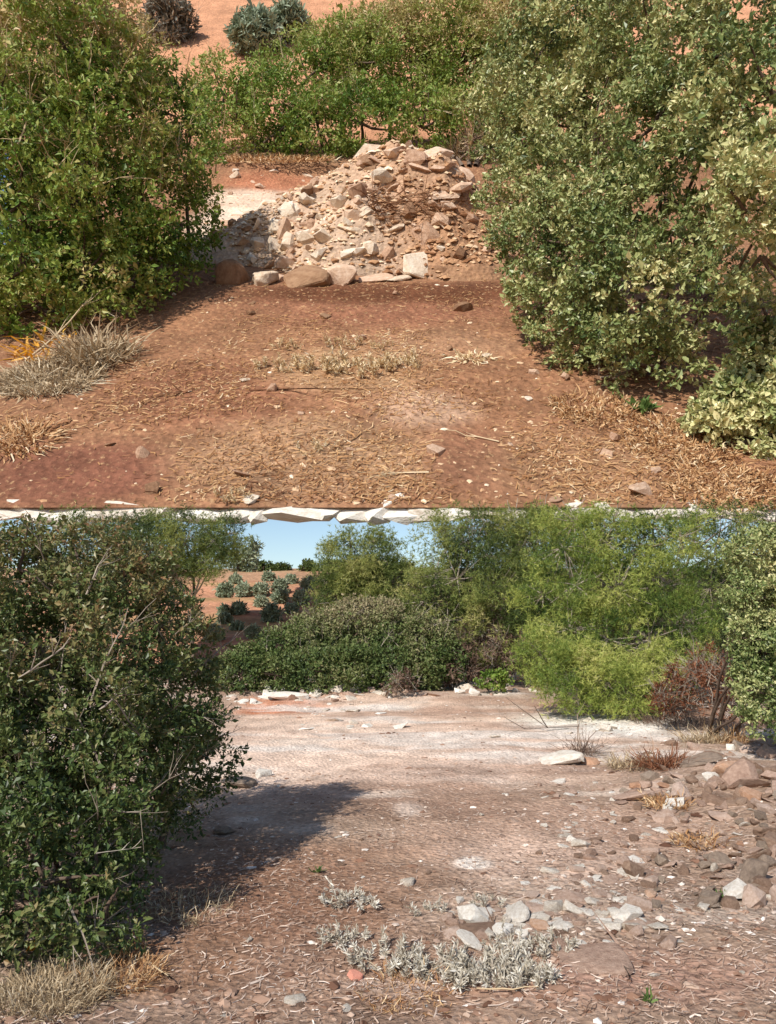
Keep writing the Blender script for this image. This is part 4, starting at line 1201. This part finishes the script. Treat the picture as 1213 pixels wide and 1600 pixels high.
# ================================================================== LOWER CLEARING: stones
rng = np.random.default_rng(55)
pile = thing('stone_pile', LOW, Vector((PILE_C.x, PILE_C.y, 0)), 'spread pile of broken stones along the right edge of the lower view', 'stone pile')
lc = Vector((PILE_C.x, PILE_C.y, 0))
cnt = 0
while cnt < 290:
    px, py = rng.uniform(960, 1235), rng.uniform(1165, 1425)
    if rng.random() > sstep(930, 1150, px - (py - 1290) * .1): continue
    p = low_on(px, py)
    s = float(np.clip(rng.lognormal(-2.5, .42), .05, .22)) * (1.35 if py < 1260 else .85)
    mt = rng.choice(['stone_pink', 'stone_brown', 'stone_grey', 'stone_orange', 'stone_white'], p=[.42, .3, .19, .03, .06])
    stone(pile, LOW, p - lc + Vector((0, 0, rng.uniform(0, .02))), s, MAT[mt], rng, rng.random() < .65, .35, .28)
    cnt += 1
def LS(px, py, w, stretch, mt, lab, mesh, **kw):
    return boulder(px, py, w, stretch, mt, lab, mesh, G=LOW, name='stone', cat='stone', **kw)
LS(878, 1192, 58, (1.1, .7, .5), 'stone_white', 'long low cream rock near the right side of the clearing, lower view', BIG[0])
LS(922, 1194, 30, (1.1, .8, .6), 'stone_orange', 'orange stone just right of the long cream rock, lower view', BIG[5])
LS(930, 1505, 86, (1.1, .9, .45), 'stone_pink', 'big half-buried flat stone with a pinkish edge, lower view', BIG[3], rot=(.15, -.05, .1))
LS(1030, 1455, 26, (1.1, .8, .5), 'stone_white', 'bright white stone right of the big half-buried stone, lower view', BIG[7])
LS(1054, 1472, 22, (1.3, .5, .4), 'stone_white', 'narrow white sliver below the bright white stone on the right, lower view', BIG[3])
LS(554, 1532, 26, (1.0, .9, .7), 'brick', 'salmon-pink broken tile near the bottom edge, lower view', BIG[2])
LS(637, 1381, 22, (1.0, .9, .6), 'stone_white', 'white knobbly stone alone left of the felty weeds, lower view', BIG[1])
LS(462, 1568, 26, (1.2, .8, .6), 'stone_white', 'bright white stone at the bottom edge, lower view', BIG[8])
LS(752, 1462, 56, (1.0, .8, .55), 'stone_brown', 'brown flat slab propped among the felty weeds, lower view', BIG[3], rot=(.25, .05, .3))
LS(735, 1478, 50, (1.2, .5, .5), 'stone_white', 'yellowish slab directly in front of the brown slab, lower view', BIG[6])
LS(810, 1432, 48, (1.3, .7, .5), 'stone_white', 'large white flat rock behind the felty weeds, lower view', BIG[0])
LS(745, 1432, 38, (1.2, .7, .5), 'stone_white', 'white rock behind the brown slab, lower view', BIG[5])
LS(719, 1412, 14, (1.0, .8, .9), 'stone_white', 'small cream stone left of the white rocks, lower view', BIG[1])
LS(842, 1452, 30, (1.0, .8, .7), 'stone_orange', 'tan rounded stone right of the white flat rock, lower view', BIG[9])
LS(1117, 1366, 16, (.6, .6, 1.3), 'stone_white', 'small upright white stone beside the stone pile, lower view', BIG[4])
LS(773, 1153, 16, (1.2, .8, .7), 'stone_white', 'white stone beside the fallen branch at the back, lower view', BIG[7])
LS(412, 1213, 26, (1.2, .8, .6), 'stone_white', 'white stone at the edge of the kermes oak shadow, lower view', BIG[1])
LS(375, 1228, 44, (1.2, .8, .6), 'stone_grey', 'low grey rock in the kermes oak shadow, lower view', BIG[0])
LS(352, 1300, 34, (1.1, .8, .5), 'stone_grey', 'grey stone deep in the kermes oak shadow, lower view', BIG[5])
LS(418, 1083, 12, (.7, .7, 1.4), 'stone_white', 'small pointed white stone standing at the back edge, lower view', BIG[4])
LS(448, 1094, 46, (1.4, .5, .5), 'stone_white', 'white low ledge of rock at the foot of the hedge, lower view', BIG[0])
LS(1090, 1197, 52, (1.2, .6, .4), 'stone_grey', 'long grey slab leaning on top of the stone pile, lower view', BIG[6], rot=(.2, -.25, .2), sink=0)
LS(1138, 1212, 46, (1.2, .7, .7), 'stone_orange', 'long tan-orange rock near the top of the stone pile, lower view', BIG[2], sink=.1)
LS(990, 1250, 46, (1.3, .8, .5), 'stone_pink', 'flat pinkish rock in front of the dry grass on the right, lower view', BIG[0])
LS(1000, 1232, 28, (1.2, .7, .6), 'stone_orange', 'orange rock behind the flat pinkish rock on the right, lower view', BIG[9])

def strew(n, rect, lo, hi, mats, flat=.6, seed=1):
    """loose stones lying in the soil of the clearing"""
    rng = np.random.default_rng(seed)
    for k in range(n):
        px, py = rng.uniform(rect[0], rect[2]), rng.uniform(rect[1], rect[3])
        p = low_on(px, py)
        s = float(np.clip(rng.lognormal(math.log(lo * 1.5), .4), lo, hi))
        stone(low_ground, LOW, p, s, MAT[mats[rng.integers(len(mats))]], rng, rng.random() < flat, .2, .22)
strew(26, (470, 1100, 620, 1140), .08, .3, ['stone_white'], .95, 2)
strew(66, (850, 1190, 1060, 1420), .05, .2, ['stone_white', 'stone_pink', 'stone_pink'], .8, 3)
strew(52, (780, 1400, 1010, 1490), .04, .13, ['stone_white', 'stone_white', 'stone_pink'], .8, 4)
strew(26, (700, 1410, 860, 1480), .05, .14, ['stone_white', 'stone_pink'], .7, 5)
strew(46, (420, 1220, 1000, 1400), .03, .12, ['stone_white', 'stone_pink', 'stone_brown'], .85, 6)
strew(34, (300, 1400, 1190, 1590), .02, .06, ['stone_white', 'stone_pink', 'stone_brown'], .6, 7)
strew(26, (860, 1105, 1010, 1150), .08, .3, ['stone_white'], .95, 8)
scat_c = low_on(950, 1400)
scat = thing('broken_stones', LOW, scat_c, 'patch of flat broken pale stones between the felty weeds and the stone pile, lower view', 'stones')
rng = np.random.default_rng(59)
for k in range(240):
    t = rng.random()
    p = low_on(rng.normal(960 - 40 * t, 75), 1215 + 270 * t + rng.normal() * 8)
    stone(scat, LOW, p - scat_c, float(np.clip(rng.lognormal(-2.75, .45), .03, .16)), MAT[('stone_white', 'stone_pink', 'stone_pink', 'stone_brown')[rng.integers(4)]], rng, rng.random() < .85, .18, .33)
bank_c = low_on(600, 1090)
bank = thing('stone_bank', LOW, bank_c, 'low bank of pale stones and rubble along the foot of the hedge, lower view', 'stone bank')
rng = np.random.default_rng(58)
for k in range(190):
    px = rng.uniform(355, 850)
    p = low_on(px, 1091 - (px - 360) * .045 + rng.normal() * 7)
    stone(bank, LOW, p - bank_c, float(np.clip(rng.lognormal(-1.75, .45), .08, .45)), MAT[('stone_white', 'stone_white', 'stone_pink')[rng.integers(3)]], rng, rng.random() < .55, .3, .3)
rng = np.random.default_rng(66)
n = 7500
y = 2.2 * (18 / 2.2) ** rng.random(n)
x = rng.uniform(-1, 1, n) * (y * .56 + .3)
dn = fbm(np.stack([x, y], 1) * 1.4, 151, 3)
ok = rng.random(n) < np.clip(.16 + 1.6 * (dn - .44) + .7 * ell(LOW, x, y, 950, 1380, 220, 120) + .5 * ell(LOW, x, y, 650, 1095, 300, 25), 0, 1)
x, y = x[ok], y[ok]
tag(pebble_field('gravel', None, np.stack([x, y, low_z(x, y)], 1), np.clip(rng.lognormal(-3.7, .5, len(x)) * (1 + y * .05), .008, .09), np.clip(rng.normal(.55, .27, len(x)), 0, 1), MAT['pebble_low'], .6, 6), 'small limestone gravel scattered over the clearing, lower view', 'gravel')

n = 9000
y = 2.2 * (15 / 2.2) ** rng.random(n)
x = rng.uniform(-1, 1, n) * (y * .56 + .3)
dn = fbm(np.stack([x, y], 1) * 1.1, 171, 3)
ok = rng.random(n) < np.clip(.1 + 2.2 * (dn - .44), 0, 1)
x, y = x[ok], y[ok]
MAT['clod'] = leaf_mat('soil_clod', [(98, 70, 56), (134, 102, 84), (168, 138, 118), (196, 170, 150)], 0, .95, .05)
tag(pebble_field('soil_clods', None, np.stack([x, y, low_z(x, y)], 1), np.clip(rng.lognormal(-3.3, .5, len(x)), .015, .12), np.clip(rng.normal(.45, .25, len(x)), 0, 1), MAT['clod'], .5, 8), 'brown crumbs of earth scattered over the clearing, lower view', 'soil')

# ================================================================== LOWER CLEARING: litter, weeds, grass, sticks
def ldens(x, y):
    p = np.stack([x, y], 1)
    d = .3 + 1.0 * sstep(.42, .6, fbm(p * 1.3, 161, 4))
    d = d - .7 * ell(LOW, x, y, 620, 1165, 420, 60) + .4 * ell(LOW, x, y, 480, 1450, 300, 110)
    return np.clip(d, .04, 1)
tag(straw_field('chaff_litter', LOW, low_z, MAT['chaff'], 54000, 2.2, 16, .040, .0038, ldens, 33, None, .012, .45, .58), 'brown chaff and dry stalks strewn over the clearing, lower view', 'chaff', kind='stuff')
for k, (px, py, sz, st, lab) in enumerate([
        (545, 1420, 34, 18, 'grey felty weed standing alone left of centre, lower view'), (665, 1430, 24, 12, 'small grey felty weed between the lone weed and the white rocks, lower view'),
        (752, 1420, 26, 10, 'upright pale felty weed behind the white rocks, lower view'), (525, 1480, 34, 16, 'brownish felty weed low on the left of the weed patch, lower view'),
        (600, 1505, 40, 22, 'felty weed at the left end of the front weed patch, lower view'), (650, 1525, 34, 16, 'straw-mixed felty weed left of the dense grey ones, lower view'), (700, 1525, 40, 26, 'dense grey felty weed at the left of the front weed patch, lower view'),
        (755, 1530, 48, 40, 'densest silvery felty weed in the middle of the front patch, lower view'), (815, 1535, 44, 34, 'silvery felty weed at the right of the front weed patch, lower view'), (850, 1490, 38, 22, 'tall pale felty weed beside the tan rounded stone, lower view'), (795, 1490, 30, 18, 'felty weed right behind the yellowish slab, lower view')]):
    p = low_on(px, py)
    felty('felty_weed', LOW, p, lab, LOW.size(sz * 1.3, p), MAT['weed'], int(st * 1.15), 40 + k, .7)
for k, (px, py, r, h, n, mt, lab) in enumerate([
        (75, 1560, 85, 34, 3000, 'drygrass', 'greyish dry grass in the bottom left corner, lower view'), (180, 1530, 70, 28, 900, 'straw', 'tan dry grass at the foot of the kermes oak, lower view'),
        (910, 1178, 26, 42, 160, 'dry_brush', 'thin wispy dry bush behind the long cream rock, lower view'), (1035, 1200, 34, 34, 420, 'red_brush', 'reddish dry grass tuft left of the stone pile, lower view'), (985, 1200, 34, 28, 300, 'drygrass', 'tan dry grass tuft behind the orange rock, lower view'),
        (1100, 1160, 34, 26, 380, 'drygrass', 'whitish dry grass tuft above the stone pile, lower view'), (1145, 1160, 24, 24, 260, 'straw', 'orange-tan dry grass tuft below the silvery oak, lower view'), (1050, 1130, 60, 26, 500, 'dry_brush', 'grey-brown dry grass below the reddish brushwood, lower view'),
        (1045, 1262, 36, 20, 380, 'straw', 'low tan dry grass in the middle of the stone pile, lower view'), (640, 1555, 80, 24, 420, 'straw', 'flattened straw in front of the felty weeds, lower view'), (300, 1420, 70, 26, 520, 'drygrass', 'shaded dry grass at the edge of the kermes oak shadow, lower view'),
        (1090, 1320, 40, 20, 240, 'straw', 'sparse dry grass on the near side of the stone pile, lower view')]):
    p = low_on(px, py)
    tuft_thing('dry_grass', LOW, p, lab, 'grass', MAT[mt], n, LOW.size(r, p), LOW.size(h, p), .0045 if k in (0, 1, 9, 10) else .009, seed=50 + k, flat=.7 if k not in (9,) else .2, lean=.25, curl=1.0, jit=.6)
p = low_on(42, 1508)
tuft_thing('orange_leaf', LOW, p + Vector((0, 0, .05)), 'curled orange leaf at the left edge above the dry grass, lower view', 'leaf', MAT['orange'], 3, .02, LOW.size(34, p), .022, seed=70, flat=.3)
for k, (px, py, lab) in enumerate([(1132, 1406, 'tiny green sprout in dark soil below the stone pile, lower view'), (1014, 1566, 'tiny green sprout at the bottom edge, lower view'), (495, 1368, 'tiny green sprout in brown chaff left of centre, lower view')]):
    p = low_on(px, py)
    tuft_thing('green_sprout', LOW, p, lab, 'sprout', MAT['sprout'], 14, .02, .06, .012, seed=75 + k)
stick('fallen_branch', LOW, low_on(905, 1140), low_on(775, 1146), .022, 'thin dark fallen branch lying across the back of the clearing, lower view', MAT['bark'], 6, seed=31)
stick('fallen_branch', LOW, low_on(255, 1490), low_on(185, 1500), .012, 'tangled brown twig lying beside the dry grass at lower left, lower view', MAT['root'], 8, seed=32)
stick('fallen_branch', LOW, low_on(745, 1558), low_on(850, 1560), .006, 'straight pale stalk lying in front of the silvery weeds, lower view', MAT['twig_tan'], 0, seed=33)
stick('fallen_branch', LOW, low_on(240, 1525), low_on(265, 1540), .008, 'short forked twig on brown soil at lower left, lower view', MAT['twig_tan'], 4, seed=34)
stick('fallen_branch', LOW, low_on(975, 1520), low_on(985, 1545), .005, 'small dark twig just right of the big half-buried stone, lower view', MAT['bark'], 2, seed=35)
